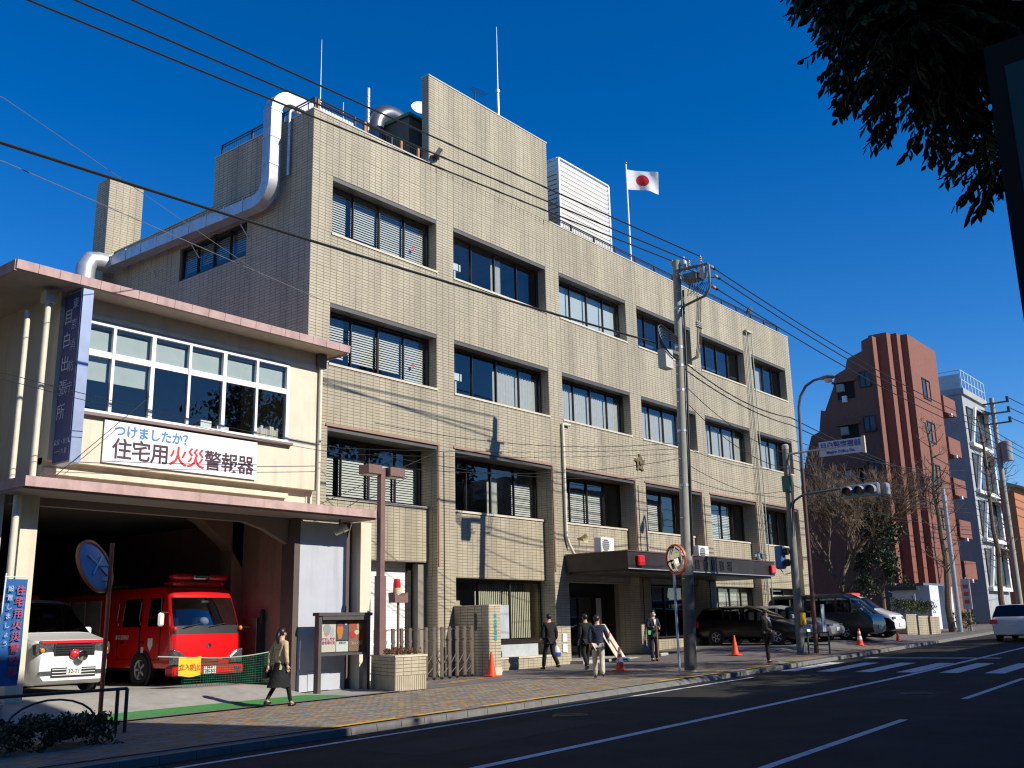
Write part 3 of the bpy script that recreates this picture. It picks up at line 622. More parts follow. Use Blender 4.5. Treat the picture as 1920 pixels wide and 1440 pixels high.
# things on the canopy
def acunit(x, y, z, label):
    t = thing('air_conditioner', label, 'air conditioner', (x,y,z), group='outdoor units on the canopy')
    MB().bbox(x,x+.85,y,y+.32,z+.05,z+.62,.02).build('casing', WPAINT, t, smooth=True)
    MB().lathe([(.22,0),(.22,-.015),(.0,-.02)], 18, (x+.3,y-.002,z+.34), 'Y').build('fan_grille', pm('fan_dark', (.12,.12,.12), .6), t)
    for k in range(7): MB().box(x+.06,x+.54,y-.022,y-.012,z+.12+k*.07,z+.13+k*.07).build('grille_bar', WPAINT, t)
    MB().box(x+.05,x+.12,y,y+.3,z,z+.05).box(x+.7,x+.77,y,y+.3,z,z+.05).build('foot', DKMETAL, t)
acunit(30.5, 20.6, 4.02, 'white outdoor unit on the left half of the dark canopy'); acunit(37.4, 20.4, 4.02, 'white outdoor unit on the canopy behind the utility pole')
def horn(x, y, z, label, col):
    t = thing('horn_speaker', label, 'loudspeaker', (x,y,z)); MB().lathe([(.04,.35),(.06,.22),(.10,.1),(.17,0),(.15,.01),(.05,.2)], 14, (x,y-.3,z+.25), 'Y').build('horn', col, t, smooth=True); MB().tube([(x,y,z),(x,y,z+.25)], .02, 6).build('bracket', DKMETAL, t)
horn(30.1, 21.3, 4.35, 'beige horn loudspeaker under the white conduit', pm('beige_horn', (.45,.38,.22), .5))
for x, lb in ((33.9,'round chrome lamp on the canopy edge near the white outdoor unit'),(40.6,'round chrome lamp at the right end of the canopy')):
    t = thing('round_lamp', lb, 'lamp', (x,19.4,4.02)); MB().lathe([(.0,.02),(.16,.0),(.19,.06),(.14,.18),(.0,.22)], 16, (x,19.2,4.26), 'Y').build('bowl', CHROME, t, smooth=True); MB().tube([(x,19.4,4.02),(x,19.4,4.25)], .03, 6).build('stem', DKMETAL, t)
# ================================================================== fire station
FS = thing('fire_station', 'two-storey cream fire station with a flat pink-edged roof and an open garage', 'building', (13, 24, 0))
YF = 20.4
wl = MB()
wl.box(9.85, 17.08, YF, YF+.22, 8.33, 8.80).box(9.85, 10.13, YF, YF+.22, 6.24, 8.33).box(16.02, 17.08, YF, YF+.22, 6.24, 8.33)
wl.box(9.85, 17.08, YF, YF+.22, 5.12, 6.24).box(9.9, 17.0, YF+.25, YF+.5, 4.6, 5.12).box(9.85, 17.08, YF+.22, YF+.4, 5.06, 5.2)
wl.box(9.85, 10.07, YF+.222, 31, 4.62, 8.8).box(16.86, 17.07, YF+.222, 31, 4.62, 8.8)
wl.box(9.45, 9.80, YF+.05, YF+.45, .0, 4.36).box(18.38, 18.76, YF-.25, YF+.2, .0, 4.36).box(8.9, 9.2, YF+.3, 31, 0, 4.4)
wl.build('wall', CREAM, FS)
MB().box(9.85, 17.09, YF-.03, YF-.002, 8.36, 8.46).box(9.9, 16.2, YF+.12, YF+.248, 4.86, 4.98).build('moulding', CREAM, FS)
rf = MB().box(8.55, 17.42, 19.72, 31.3, 8.80, 8.90); RF = rf.build('roof', pm('roof_soffit', (.55,.47,.36), .85), FS)
fa = MB(); x = 8.52
while x < 17.4:
    MB().prism([(19.69,8.78),(19.66,8.80),(19.64,8.99),(19.75,9.03),(19.75,8.91)], 'X', x+.004, min(x+.446, 17.45)).build('fascia_piece', PINK, RF); x += .45
MB().box(8.5, 8.55, 19.7, 31.3, 8.76, 9.0).box(17.42, 17.46, 19.76, 31.3, 8.76, 9.0).box(8.56, 17.41, 19.76, 31.2, 8.902, 8.98).build('roof_edge', PINK, RF)
ce = MB().box(8.98, 18.36, 19.40, YF+.26, 4.40, 4.60); CE = ce.build('garage_canopy', PINK, FS)
MB().box(9.0, 18.3, 19.5, YF+.2, 4.36, 4.398).build('canopy_soffit', pm('soffit_grey', (.30,.25,.23), .8), CE)
# upper window band: six lights over six
def wband():
    x0, x1, z0, z1, y = 10.13, 16.02, 6.25, 8.32, YF-.02
    f = MB(); f.box(x0,x1,y,y+.1,z1-.07,z1).box(x0,x1,y-.02,y+.1,z0,z0+.07); zt = z0+1.33; us = np.linspace(x0+.03, x1-.03, 7)
    for k in range(7):
        t = .05 if k in (0,2,4,6) else .035; f.box(us[k]-t, us[k]+t, y+.004*(k % 2), y+.095, z0+.07, z1-.07)
    for k in range(6): f.box(us[k]+.045, us[k+1]-.045, y+.01, y+.09, zt-.05, zt+.09)
    F_ = f.build('window_band', WHITEF, FS)
    for k in range(6):
        for za, zb in ((z0+.07, zt-.05), (zt+.09, z1-.07)):
            d = .055+.01*(k % 2); a, b = us[k]+.04, us[k+1]-.04
            MB().add([(a,y+d,za),(b,y+d,za),(b,y+d,zb),(a,y+d,zb)], [(0,1,2,3)]).build('pane', GLASS, F_)
        MB().box(us[k]+.05, us[k+1]-.05, y+.16, y+.17, zt-.02-(.55 if k < 2 else 0), z1-.08).build('roller_blind', pm('pale_roller_blind', (.50,.54,.50), .9, 0, .06), F_)
    MB().box(x0-.12, x1+.1, y-.1, y+.02, z0-.07, z0-.003).build('sill', pm('brown_sill', (.22,.16,.14), .6), F_)
    bk = MB(); xx = 15.15; rb = random.Random(4)
    o = None
    for k in range(11):
        w_ = rb.uniform(.04,.08); h_ = rb.uniform(.22,.34)
        MB().box(xx, xx+w_, y+.2, y+.4, z0+.08, z0+.08+h_).build('binder', pm('binder_%d' % (k % 4), [(.6,.6,.58),(.7,.55,.3),(.35,.4,.45),(.65,.62,.5)][k % 4], .6), F_); xx += w_+.006
    MB().box(13.6, 13.9, y+.25, y+.5, z0+.08, z0+.3).box(14.05, 14.4, y+.25, y+.45, z0+.08, z0+.22).build('desk_tray', WPAINT, F_)
wband()
rm = MB().box(10.08, 16.85, YF+3.2, YF+3.3, 5.2, 8.8).box(10.08, 16.85, YF+.45, YF+3.2, 5.21, 5.3); rm.build('office_room', ROOM, FS)
# garage inside
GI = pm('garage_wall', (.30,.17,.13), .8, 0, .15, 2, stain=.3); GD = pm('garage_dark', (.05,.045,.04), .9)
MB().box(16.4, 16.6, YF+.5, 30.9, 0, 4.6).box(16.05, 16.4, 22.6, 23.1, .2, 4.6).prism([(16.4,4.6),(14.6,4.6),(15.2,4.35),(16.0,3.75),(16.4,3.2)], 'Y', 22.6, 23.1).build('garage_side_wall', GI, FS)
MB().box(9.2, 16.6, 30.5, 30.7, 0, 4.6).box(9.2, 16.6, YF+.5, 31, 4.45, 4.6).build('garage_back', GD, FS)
MB().box(16.1, 16.36, 21.5, 22.1, .3, 1.9).build('locker', DKMETAL, FS)
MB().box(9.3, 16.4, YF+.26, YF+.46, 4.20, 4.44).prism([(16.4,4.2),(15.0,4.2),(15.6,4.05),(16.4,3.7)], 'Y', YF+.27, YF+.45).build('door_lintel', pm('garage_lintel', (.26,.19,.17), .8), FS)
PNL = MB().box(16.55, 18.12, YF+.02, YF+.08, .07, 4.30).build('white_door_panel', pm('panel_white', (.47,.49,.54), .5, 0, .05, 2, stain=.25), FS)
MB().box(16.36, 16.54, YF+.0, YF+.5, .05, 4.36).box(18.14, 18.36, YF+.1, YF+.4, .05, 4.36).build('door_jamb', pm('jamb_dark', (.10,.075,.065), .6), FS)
MB().box(16.9, 17.6, YF+.005, YF+.018, .08, .55).build('lower_plate', pm('panel_white', (.62,.63,.66)), PNL)
# rain pipes and left corner
dp = pm('cream_pipe', (.72,.66,.52), .5)
MB().tube([(9.55,YF-.05,8.6),(9.55,YF-.05,4.7)], .065, 10).box(9.43,9.67,YF-.17,YF+.07,8.45,8.7).build('rain_pipe', dp, FS, smooth=True)
MB().tube([(9.30,YF+.3,8.3),(9.30,YF+.3,4.7)], .06, 10).build('rain_pipe', dp, FS, smooth=True); MB().tube([(9.22,YF-.2,4.3),(9.22,YF-.2,1.9)], .07, 10).build('rain_pipe', dp, FS, smooth=True)
MB().tube([(17.02,YF-.07,8.45),(17.02,YF-.07,4.62)], .05, 10).build('rain_pipe', dp, FS, smooth=True); MB().box(16.9,17.14,YF-.16,YF-.002,8.4,8.78).build('rain_head', pm('rain_head_brown', (.16,.13,.12), .6), FS)
# blade sign
BL = thing('blade_sign', 'tall narrow blue blade sign with white vertical characters on the fire station corner', 'sign', (10.0,19.9,5))
BLUE = pm('sign_blue', (.035,.055,.20), .5, 0, .08)
MB().box(9.93, 10.16, 19.62, 20.34, 5.0, 8.72).build('box', pm('sign_silver_blue', (.30,.36,.50), .35, .3), BL); MB().box(9.915, 9.928, 19.66, 20.32, 5.04, 8.68).build('face', BLUE, BL)
SW_ = pm('sign_white', (.45,.50,.62), .6)
for k, c in enumerate('東京消防庁'): text(c, .25, SW_, BL, (9.91, 19.86, 8.42-k*.46), (0,-1,0))
for k, c in enumerate('目白出張所'): text(c, .36, SW_, BL, (9.91, 20.12, 8.16-k*.52), (0,-1,0))
for k, c in enumerate(('火災・救急', '一一九番')): text(c, .13, SW_, BL, (9.91, 19.98, 5.45-k*.2), (0,-1,0))
# banner
BN = thing('banner', 'white banner with blue, black and red Japanese lettering below the office windows', 'banner', (13.1,YF,5.2))
MB().box(11.02, 15.06, YF-.055, YF-.03, 5.20, 6.14).build('board', pm('banner_white', (.82,.82,.83), .6, 0, .02), BN)
BT = pm('banner_black', (.06,.02,.035), .6); BR_ = pm('banner_red', (.62,.02,.02), .6); BB = pm('banner_blue', (.06,.22,.55), .6)
text('つけましたか？', .285, BB, BN, (11.25, YF-.06, 5.92), align='LEFT', weight=.006)
for k, c in enumerate('住宅用火災警報器'): text(c, .485, BR_ if c in '火災' else BT, BN, (11.46+k*.468, YF-.06, 5.50), weight=.006)
# floodlight under the canopy, cables
fl = thing('security_lamp', 'cream security lamp hanging below the garage canopy over the white panel', 'lamp', (17.6,20.0,4.1))
q = Vector((.75,-.5,.45)).to_track_quat('Z', 'Y').to_matrix(); t_ = MB().lathe([(.05,-.18),(.075,-.17),(.085,.05),(.10,.06),(.10,.17),(.085,.18)], 14); t_.v = [tuple(Vector((17.55,20.0,4.08))+q @ Vector(p)) for p in t_.v]; t_.build('housing', pm('cream_housing', (.66,.60,.44), .5), fl, smooth=True)
MB().tube([(17.5,20.0,4.36),(17.5,20.0,4.2)], .02, 6).build('bracket', DKMETAL, fl); MB().tube([(17.5,20.0,4.36),(17.65,20.02,4.0),(17.75,20.05,4.12)], .01, 5).build('cable', BLACK, fl)
# green net and yellow sign
NT = thing('safety_net', 'green safety net on a rope across the garage entrance', 'net', (15,20.75,.3))
nm = MB(); xa, xb, yN = 13.55, 16.5, 20.75
def ntop(x): u = (x-xa)/(xb-xa); return 1.02+.12*u-.10*math.sin(u*math.pi)
for k in range(46):
    x = xa+(xb-xa)*k/45; nm.tube([(x,yN+.03*math.sin(k*.7),ntop(x)),(x+.02*math.sin(k),yN+.05*math.sin(k*.5),.36)], .006, 3, False)
for k in range(12):
    nm.tube([(x, yN+.04*math.sin(x*5), .36+(ntop(x)-.36)*k/12) for x in np.linspace(xa, xb, 14)], .006, 3, False)
stuff(nm.build('mesh_netting', pm('net_green', (.02,.16,.09), .8), NT)); MB().tube([(x, yN, ntop(x)) for x in np.linspace(12.9, 16.5, 16)], .014, 6).build('rope', pm('rope_pale', (.35,.42,.36), .8), NT)
YS = thing('no_entry_sign', 'yellow no-entry cloth sign with red characters hanging in front of the fire engine', 'sign', (13.6,20.7,.5))
MB().grid([[(13.38+.58*i/8, 20.66-.02*math.sin(i*.8), z+.02*math.cos(i*.7)) for i in range(9)] for z in (.60, .74, .88, 1.02)]).build('cloth', YELLOW, YS, smooth='all')
text('立入禁止', .145, pm('sign_red', (.55,.06,.03), .6), YS, (13.67, 20.63, .80))
# ================================================================== vehicles
PAINT_W = pm('car_white', (.80,.80,.80), .35, 0, .02, coat=1); PAINT_R = pm('car_red', (.66,.006,.008), .3, 0, .05, coat=1); PAINT_K = pm('car_black', (.006,.006,.007), .3, 0, .1, coat=.25)
PAINT_S = pm('car_silver', (.42,.44,.47), .3, .5, .05, coat=1); PAINT_N = pm('car_navy', (.008,.013,.022), .3, 0, .1, coat=.3); PAINT_B = pm('car_pearl_white', (.60,.62,.66), .35, 0, .03, coat=1)
LENS = pm('headlamp_glass', (.34,.36,.38), .12, .8, .75, 26); AMBER = pm('amber_lens', (.75,.25,.03), .3); PLATE = pm('plate_white', (.72,.72,.68), .5); PLT = pm('plate_green', (.03,.12,.06), .6)
def lerpl(tab, s):
    for (a, u), (b, v) in zip(tab[:-1], tab[1:]):
        if s <= b: return u+(v-u)*((s-a)/(b-a) if b > a else 0)
    return tab[-1][1]
ALLOY = pm('alloy_rim', (.50,.50,.51), .4, .2, .08)
def wheel(parent, x, y, r, w_, side, rimc=ALLOY):
    W_ = MB().lathe([(r*.62,-w_/2),(r*.95,-w_/2),(r,-w_*.36),(r,w_*.36),(r*.95,w_/2),(r*.62,w_/2)], 24, (x,y,r), 'X', False).build('wheel', RUBBER, parent, smooth=True)
    o = side*w_*.42; rim = MB().lathe([(r*.64,o+side*.01),(r*.58,o),(r*.50,o-side*.05),(r*.2,o-side*.03),(.001,o-side*.01)], 20, (x,y,r), 'X', False)
    for k in range(5):
        an = k*2*math.pi/5; rim.cbox((x+o-side*.01, y+r*.36*math.cos(an), r+r*.36*math.sin(an)), (.03, r*.5, r*.13), Matrix.Rotation(an, 3, 'X'))
    rim.build('rim', rimc, W_, smooth=True); return W_
def vehicle(name, label, cat, loc, rz, L_, Wd, top, belt, paint, glass_s, ws, rg=None, zb=.22, wheels=(.9, 3.6), r=.32, tuck=.14, group=None, nose=.12, pillar=.05, lower=None, hl=(.62,.80,.30), tl=(.7,1.0), plate_text='', tailw=.12):
    """length-station shell. top/belt: (s,z) tables. glass_s: side window s-ranges; ws: windscreen s-range; rg: rear glass s-range"""
    t = thing(name, label, cat, loc, rz, group, local=True); hw = Wd/2
    ss = sorted(set([0, L_]+[a for a, _ in top]+[a for a, _ in belt]+[e for g in glass_s for e in g]+list(ws)+(list(rg) if rg else [])+list(np.linspace(0, L_, 44)))); rows = []
    for s in ss:
        zt, zl = lerpl(top, s), lerpl(belt, s); zl = min(zl, zt-.02)
        e = min(1, s/.5+.001); e2 = min(1, (L_-s)/.35+.001); k = hw*(1-nose*(1-e)**2)*(1-.07*(1-e2)**2)
        f = min(1, max(0, (zt-zl)/.45)); wr = k*(1-.05*(1-f)-(tuck/hw)*f); lift = .10*(1-min(1, s/.25))+.06*(1-min(1, (L_-s)/.2))
        b_ = zb+lift; half = [(0,b_),(k*.86,b_),(k*.97,b_+.10),(k,b_+(zl-b_)*.45),(k*.995,b_+(zl-b_)*.8),(k*.975,zl),(k*.975+(wr-k*.975)*.08,zl+(zt-zl)*.06),(wr+(k*.975-wr)*.12,zl+(zt-zl)*.80),(wr*.95,zt-.035*f-.01),(wr*.7,zt),(0,zt+.02*f)]
        rows.append([(px, s, pz) for px, pz in half]+[(-px, s, pz) for px, pz in half[-2:0:-1]])
    n = len(rows[0]); parts = {}
    def cls(s0, s1, j):
        j = j if j < 10 else 19-j; m = (s0+s1)/2
        if j == 6 and any(a <= m <= b for a, b in glass_s): return ('window', [i for i, (a, b) in enumerate(glass_s) if a <= m <= b][0])
        if j in (7, 8, 9) and ws[0] <= m <= ws[1]: return ('windscreen', 0)
        if j == 9 and False: return None
        if rg and j in (7, 8, 9) and rg[0] <= m <= rg[1]: return ('rear_window', 0)
        if lower is not None and j <= 3: return ('lower_body', 0)
        return ('body', 0)
    V = [p for r_ in rows for p in r_]
    for i in range(len(ss)-1):
        for j in range(n):
            j2 = (j+1) % n; c = cls(ss[i], ss[i+1], j); sd_ = 0 if j < 10 else 1
            parts.setdefault(c+((sd_,) if c[0] == 'window' else (0,)), []).append((i*n+j, i*n+j2, (i+1)*n+j2, (i+1)*n+j))
    parts[('body',0,0)] += [tuple(range(n))[::-1], tuple((len(ss)-1)*n+k for k in range(n))]
    for (nm_, a, b), fs in parts.items():
        use = sorted(set(i for f in fs for i in f)); mp = {u: k for k, u in enumerate(use)}; mb = MB(); mb.v = [V[u] for u in use]; mb.f = [tuple(mp[i] for i in f)[::-1] for f in fs]
        mb.build(nm_, CARGLASS if nm_ in ('window','windscreen','rear_window') else (lower if nm_ == 'lower_body' else paint), t, smooth=True)
    inn = MB().box(-hw*.8, hw*.8, ws[0]+.5, L_-.3, zb+.1, lerpl(belt, L_/2)-.05)
    for q in (ws[1]+.2, ws[1]+1.3):
        for x in (-.42, .42): inn.bbox(x-.24, x+.24, q, q+.18, lerpl(belt, L_/2)-.1, lerpl(belt, L_/2)+.42, .05)
    inn.build('seats', pm('car_interior', (.03,.03,.032), .9), t)
    for s in wheels:
        for sd_ in (-1, 1):
            MB().lathe([(r+.055,-.004*sd_),(r+.055,.012*sd_),(r*.5,.013*sd_)], 24, (sd_*(hw-.012),s,r), 'X').build('wheel_arch', BLACK, t)
            wheel(t, sd_*(hw-.075), s, r, .19, sd_)
    # lamps, plate, mirrors
    for sd_ in (-1, 1):
        z0, z1, w_ = hl; xx = sd_*hw*.67
        MB().bbox(xx-w_*.55, xx+w_*.55, .0-.005+.03, .30, z0, z1, .03).build('headlight', LENS, t, smooth=True)
        MB().bbox(sd_*hw*.86-tailw, sd_*hw*.86+tailw, L_-.16, L_+.012, tl[0], tl[1], .02).build('taillight', REDL, t, smooth=True)
        zl = lerpl(belt, ws[0]+.35); MB().bbox(sd_*(hw+.11)-.10, sd_*(hw+.11)+.10, ws[0]+.42, ws[0]+.52, zl+.02, zl+.2, .03).build('mirror', paint, t, smooth=True); MB().box(min(sd_*(hw-.08),sd_*(hw+.05)), max(sd_*(hw-.08),sd_*(hw+.05)), ws[0]+.45, ws[0]+.49, zl+.03, zl+.07).build('mirror_arm', BLACK, t)
    pf = MB().box(-.165, .165, -.03, -.005, .42, .585).build('front_plate', PLATE, t); pr = MB().box(-.165, .165, L_+.005, L_+.02, tl[0]-.05, tl[0]+.115).build('rear_plate', PLATE, t)
    if plate_text:
        text(plate_text, .10, PLT, pf, (0, -.034, .475)); text('練馬 800', .045, PLT, pf, (0, -.034, .555))
    return t
# ---- ambulance in the garage
AZ = .33
am = vehicle('ambulance', 'white ambulance with a red bonnet stripe parked in the left garage bay', 'ambulance', (11.42, 21.62, AZ), 0, 5.0, 1.80,
    [(0,.80),(.07,1.06),(.2,1.14),(.6,1.22),(.95,1.30),(1.7,1.94),(2.0,2.04),(4.8,2.06),(5.0,1.8)], [(0,.78),(.2,1.06),(.9,1.18),(1.2,1.22),(5,1.24)], PAINT_W, [(1.35,2.2),(2.3,3.4),(3.5,4.7)], (.96,1.76), zb=.20, wheels=(.92,3.85), r=.33, hl=(.82,1.08,.42), nose=.16)
for a, b, z in ((-.72,.72,1.10),): MB().box(a, b, .02, .16, z-.03, z+.03).build('red_stripe', REDL, am)
gr = MB()
for k in range(4): gr.box(-.42, .42, -.015, .05, .84+k*.05, .86+k*.05)
gr.build('grille', CHROME, am); MB().box(-.46, .46, .0, .07, .80, 1.05).build('grille_back', BLACK, am)
MB().box(-.5, .5, -.012, .06, .36, .56).build('lower_grille', BLACK, am)
for k in range(3): MB().box(-.48, .48, -.022, -.012, .40+k*.06, .415+k*.06).build('grille_bar', PAINT_W, am)
sr = MB().lathe([(.0,-.10),(.11,-.09),(.12,0),(.07,.08)], 16, (.12,-.06,.80), 'Y').build('siren', CHROME, am, smooth=True); MB().ball((.0,-.03,.84), (.13,.06,.10)).build('red_beacon', REDL, am, smooth='all')
text('32-71', .12, PLT, am, (.0, -.036, .48), name='plate_number')
for s_ in (-1, 1): MB().bbox(s_*.62-.14, s_*.62+.14, -.02, .1, .40, .50, .02).build('fog_lamp', LENS, am, smooth=True); MB().ball((s_*.72,-.005,.93), (.05,.03,.05)).build('turn_lamp', AMBER, am, smooth='all')
MB().bbox(-.7,.7,3.2,3.7,2.06,2.2,.05).build('light_bar', REDL, am, smooth=True); MB().cbox((.1,1.45,1.68), (.24,.03,.08)).build('rear_view_mirror', GREYP, am)
for x in (-.4, .25): MB().tube([(x,1.02,1.31),(x+.5,1.12,1.39)], .01, 5).build('wiper', BLACK, am)
# ---- fire engine
FE = thing('fire_engine', 'red cab-over fire engine with a light bar parked in the right garage bay', 'fire engine', (14.87,21.7,AZ), 0, local=True)
def engine():
    hw = .99; zs = [.42,.55,.80,1.05,1.20,1.40,1.75,2.08,2.12,2.26,2.34,2.38]
    yf = [.03,.0,.0,.01,.02,.04,.17,.30,.32,.40,.55,.9]; ww = [.96,.99,.99,.99,.985,.98,.96,.92,.915,.90,.86,.75]; yb = 3.15
    rows = []
    for z, y0, h in zip(zs, yf, [hw*a for a in ww]):
        r_ = .16; row = []
        for k in range(7): an = math.pi/2*k/6; row.append((-h+r_-r_*math.cos(an), y0+.05+r_-r_*math.sin(an), z))
        for k in range(1, 8): u = k/8; row.append(((-h+r_)+(2*h-2*r_)*u, y0+.05-.05*math.sin(math.pi*u), z))
        for k in range(7): an = math.pi/2*k/6; row.append((h-r_+r_*math.sin(an), y0+.05+r_-r_*math.cos(an), z))
        for y in (.55,.62,1.18,1.26,1.45,1.55,2.35,2.45,yb): row.append((h, max(y, y0+.25), z))
        for y in (yb,2.45,2.35,1.55,1.45,1.26,1.18,.62,.55): row.append((-h, max(y, y0+.25), z))
        rows.append(row)
    n = len(rows[0]); V = [p for r_ in rows for p in r_]; parts = {}
    for i in range(len(zs)-1):
        for j in range(n):
            j2 = (j+1) % n; zm = (zs[i]+zs[i+1])/2; key = ('cab', 0)
            if 1.40 < zm < 2.08:
                if 3 <= j <= 15: key = ('windscreen', 0)
                for a, b in (((20,21),(1,)), ):
                    pass
                mm = j if j <= 28 else None
                ym = (rows[i][j][1]+rows[i][j2][1])/2; side = 0 if (rows[i][j][0]+rows[i][j2][0]) > 0 else 1
                if j > 19 and (.60 < ym < 1.2 or .25 < ym < .60 and j < 24): key = ('side_window', side) if .6 < ym < 1.2 else key
                if j > 19 and 1.5 < ym < 2.4: key = ('rear_side_window', side)
            if 1.21 < zm < 1.41 and 3 <= j <= 15: key = ('cowl_panel', 0)
            parts.setdefault(key, []).append((i*n+j, i*n+j2, (i+1)*n+j2, (i+1)*n+j))
    parts[('cab',0)].append(tuple((len(zs)-1)*n+k for k in range(n)))
    for (nm_, sd_), fs in parts.items():
        use = sorted(set(i for f in fs for i in f)); mp = {u: k for k, u in enumerate(use)}; mb = MB(); mb.v = [V[u] for u in use]; mb.f = [tuple(mp[i] for i in f)[::-1] for f in fs]
        mb.build(nm_, CARGLASS if 'window' in nm_ or nm_ == 'windscreen' else (pm('cowl_black', (.03,.03,.032), .4) if nm_ == 'cowl_panel' else PAINT_R), FE, smooth=True)
    MB().bbox(-1.0,1.0,-.06,.3,.24,.46,.04).build('bumper', PAINT_R, FE, smooth=True); MB().box(-.99,.99,-.05,.02,.462,.475).build('bumper_gap', BLACK, FE)
    MB().box(-.8,.8,.6,3.0,.5,1.3).bbox(-.7,-.2,1.0,1.3,1.3,1.75,.06).bbox(.2,.7,1.0,1.3,1.3,1.75,.06).bbox(-.8,.8,.5,.75,1.28,1.42,.05).build('seats', pm('car_interior', (.03,.03,.032)), FE)
    for s_ in (-1, 1):
        h = MB().prism([(s_*.97,.50),(s_*.62,.50),(s_*.60,.64),(s_*.80,.80),(s_*.97,.84)][::s_], 'Y', -.02, .22); h.build('headlight', LENS, FE, bevel=.015)
        MB().bbox(s_*.80-.1, s_*.80+.1, -.085, -.05, .30, .41, .02).build('fog_lamp', LENS, FE, smooth=True)
        MB().ball((s_*.93,.05,1.33), (.05,.05,.06)).build('turn_lamp', AMBER if s_ > 0 else REDL, FE, smooth='all')
        for y in (1.35, 5.0): MB().lathe([(.47,-.004*s_),(.47,.012*s_),(.2,.013*s_)], 24, (s_*.985,y,.38), 'X').build('wheel_arch', BLACK, FE); wheel(FE, s_*.92, y, .38, .22, s_)
    MB().bbox(-1.22,-1.06,.30,.40,1.40,1.72,.04).build('mirror', WPAINT, FE, smooth=True); MB().tube([(-.98,.3,1.72),(-1.14,.34,1.72)], .015, 6).build('mirror_arm', BLACK, FE)
    MB().tube([(.98,.25,1.34),(1.35,-.15,1.34),(1.42,-.18,1.5)], .018, 6).build('mirror_arm', BLACK, FE); MB().bbox(1.33,1.50,-.24,-.16,1.42,1.78,.04).build('mirror', BLACK, FE, smooth=True)
    LB = MB().bbox(-.74,.74,.50,1.0,2.36,2.50,.05).build('roof_box', PAINT_R, FE, smooth=True); MB().bbox(-.78,-.22,.42,.72,2.52,2.66,.05).bbox(.22,.78,.42,.72,2.52,2.66,.05).build('beacon', REDL, FE, smooth=True); MB().bbox(-.22,.22,.44,.70,2.525,2.645,.03).build('siren_speaker', CHROME, FE, smooth=True)
    for x in (-.62, .62): MB().ball((x,.47,2.43), .025).build('marker', LENS, FE, smooth='all')
    MB().box(-.3,.3,-.012,.03,.60,.63).box(-.3,.3,-.012,.03,.53,.55).box(-.62,-.42,-.01,.03,.60,.63).box(.42,.62,-.01,.03,.60,.63).build('air_slot', BLACK, FE)
    pl = MB().box(-.17,.17,-.085,-.062,.27,.435).build('plate', PLATE, FE); text('35-50', .11, PLT, pl, (0,-.09,.325)); text('練馬 800', .045, PLT, pl, (0,-.09,.41))
    em = MB().lathe([(.06,-.03),(.03,-.05),(.0,-.05)], 8, (0,.02,.92), 'Y').build('emblem', CHROME, FE)
    for x in (-.4, .3): MB().tube([(x-.3,.015,1.37),(x+.15,.045,1.44)], .012, 5).build('wiper', BLACK, FE)
    MB().ball((.18,.55,1.50), (.13,.13,.11)).build('white_helmet', WPAINT, FE, smooth='all'); MB().cbox((.1,.42,2.0), (.2,.03,.08)).build('rear_view_mirror', GREYP, FE)
    MB().box(-.98,.98,3.2,6.0,.75,2.25).build('rear_body', PAINT_R, FE, bevel=.02); MB().box(-.9,.9,1.9,5.8,.35,.74).build('chassis', BLACK, FE)
    for y in (3.4, 4.2, 5.0):
        MB().box(-1.0,-.982,y,y+.7,1.0,2.1).build('roller_door', STEEL, FE)
    MB().box(-.7,.7,3.3,5.8,2.26,2.34).build('roof_rack', STEEL, FE); ld = MB()
    for x in (-.55,-.15): ld.tube([(x,3.0,2.45),(x,6.1,2.45)], .03, 6)
    for k in range(10): ld.tube([(-.55,3.2+k*.3,2.45),(-.15,3.2+k*.3,2.45)], .018, 6)
    ld.build('ladder', STEEL, FE)
    for k, c in enumerate('東京消防庁'): text(c, .12, WPAINT, FE, (-.988, 2.55-k*.13, 1.15), (0,-1,0))
    sh = MB().prism([(.9,1.12),(1.1,1.12),(1.1,.95),(1.0,.82),(.9,.95)], 'X', -.995, -.985); sh.build('shield_mark', WPAINT, FE); MB().box(-1.0,-.985,1.28,1.38,.78,.92).build('white_mark', WPAINT, FE)
    for y0, y1 in ((.60,1.48),(1.52,2.5)):
        for s_ in (-1, 1):
            xx = s_*.985; sm = MB().box(xx-.006,xx+.006,y0-.006,y0+.006,.62,2.1).box(xx-.006,xx+.006,y1-.006,y1+.006,.62,2.1).box(xx-.006,xx+.006,y0,y1,.61,.622); sm.build('door_seam', BLACK, FE)
        MB().tube([(-1.0,y1-.02,1.45),(-1.04,y1-.02,1.6),(-1.0,y1-.02,2.0)], .014, 6).build('grab_rail', CHROME, FE, smooth=True)
    MB().box(-1.0,-.99,3.0,6.0,.62,.66).build('white_line', WPAINT, FE)
    for y in (1.30, 2.2): MB().bbox(-1.02,-.98,y,y+.12,1.0,1.05,.008).build('door_handle', BLACK, FE)
engine()
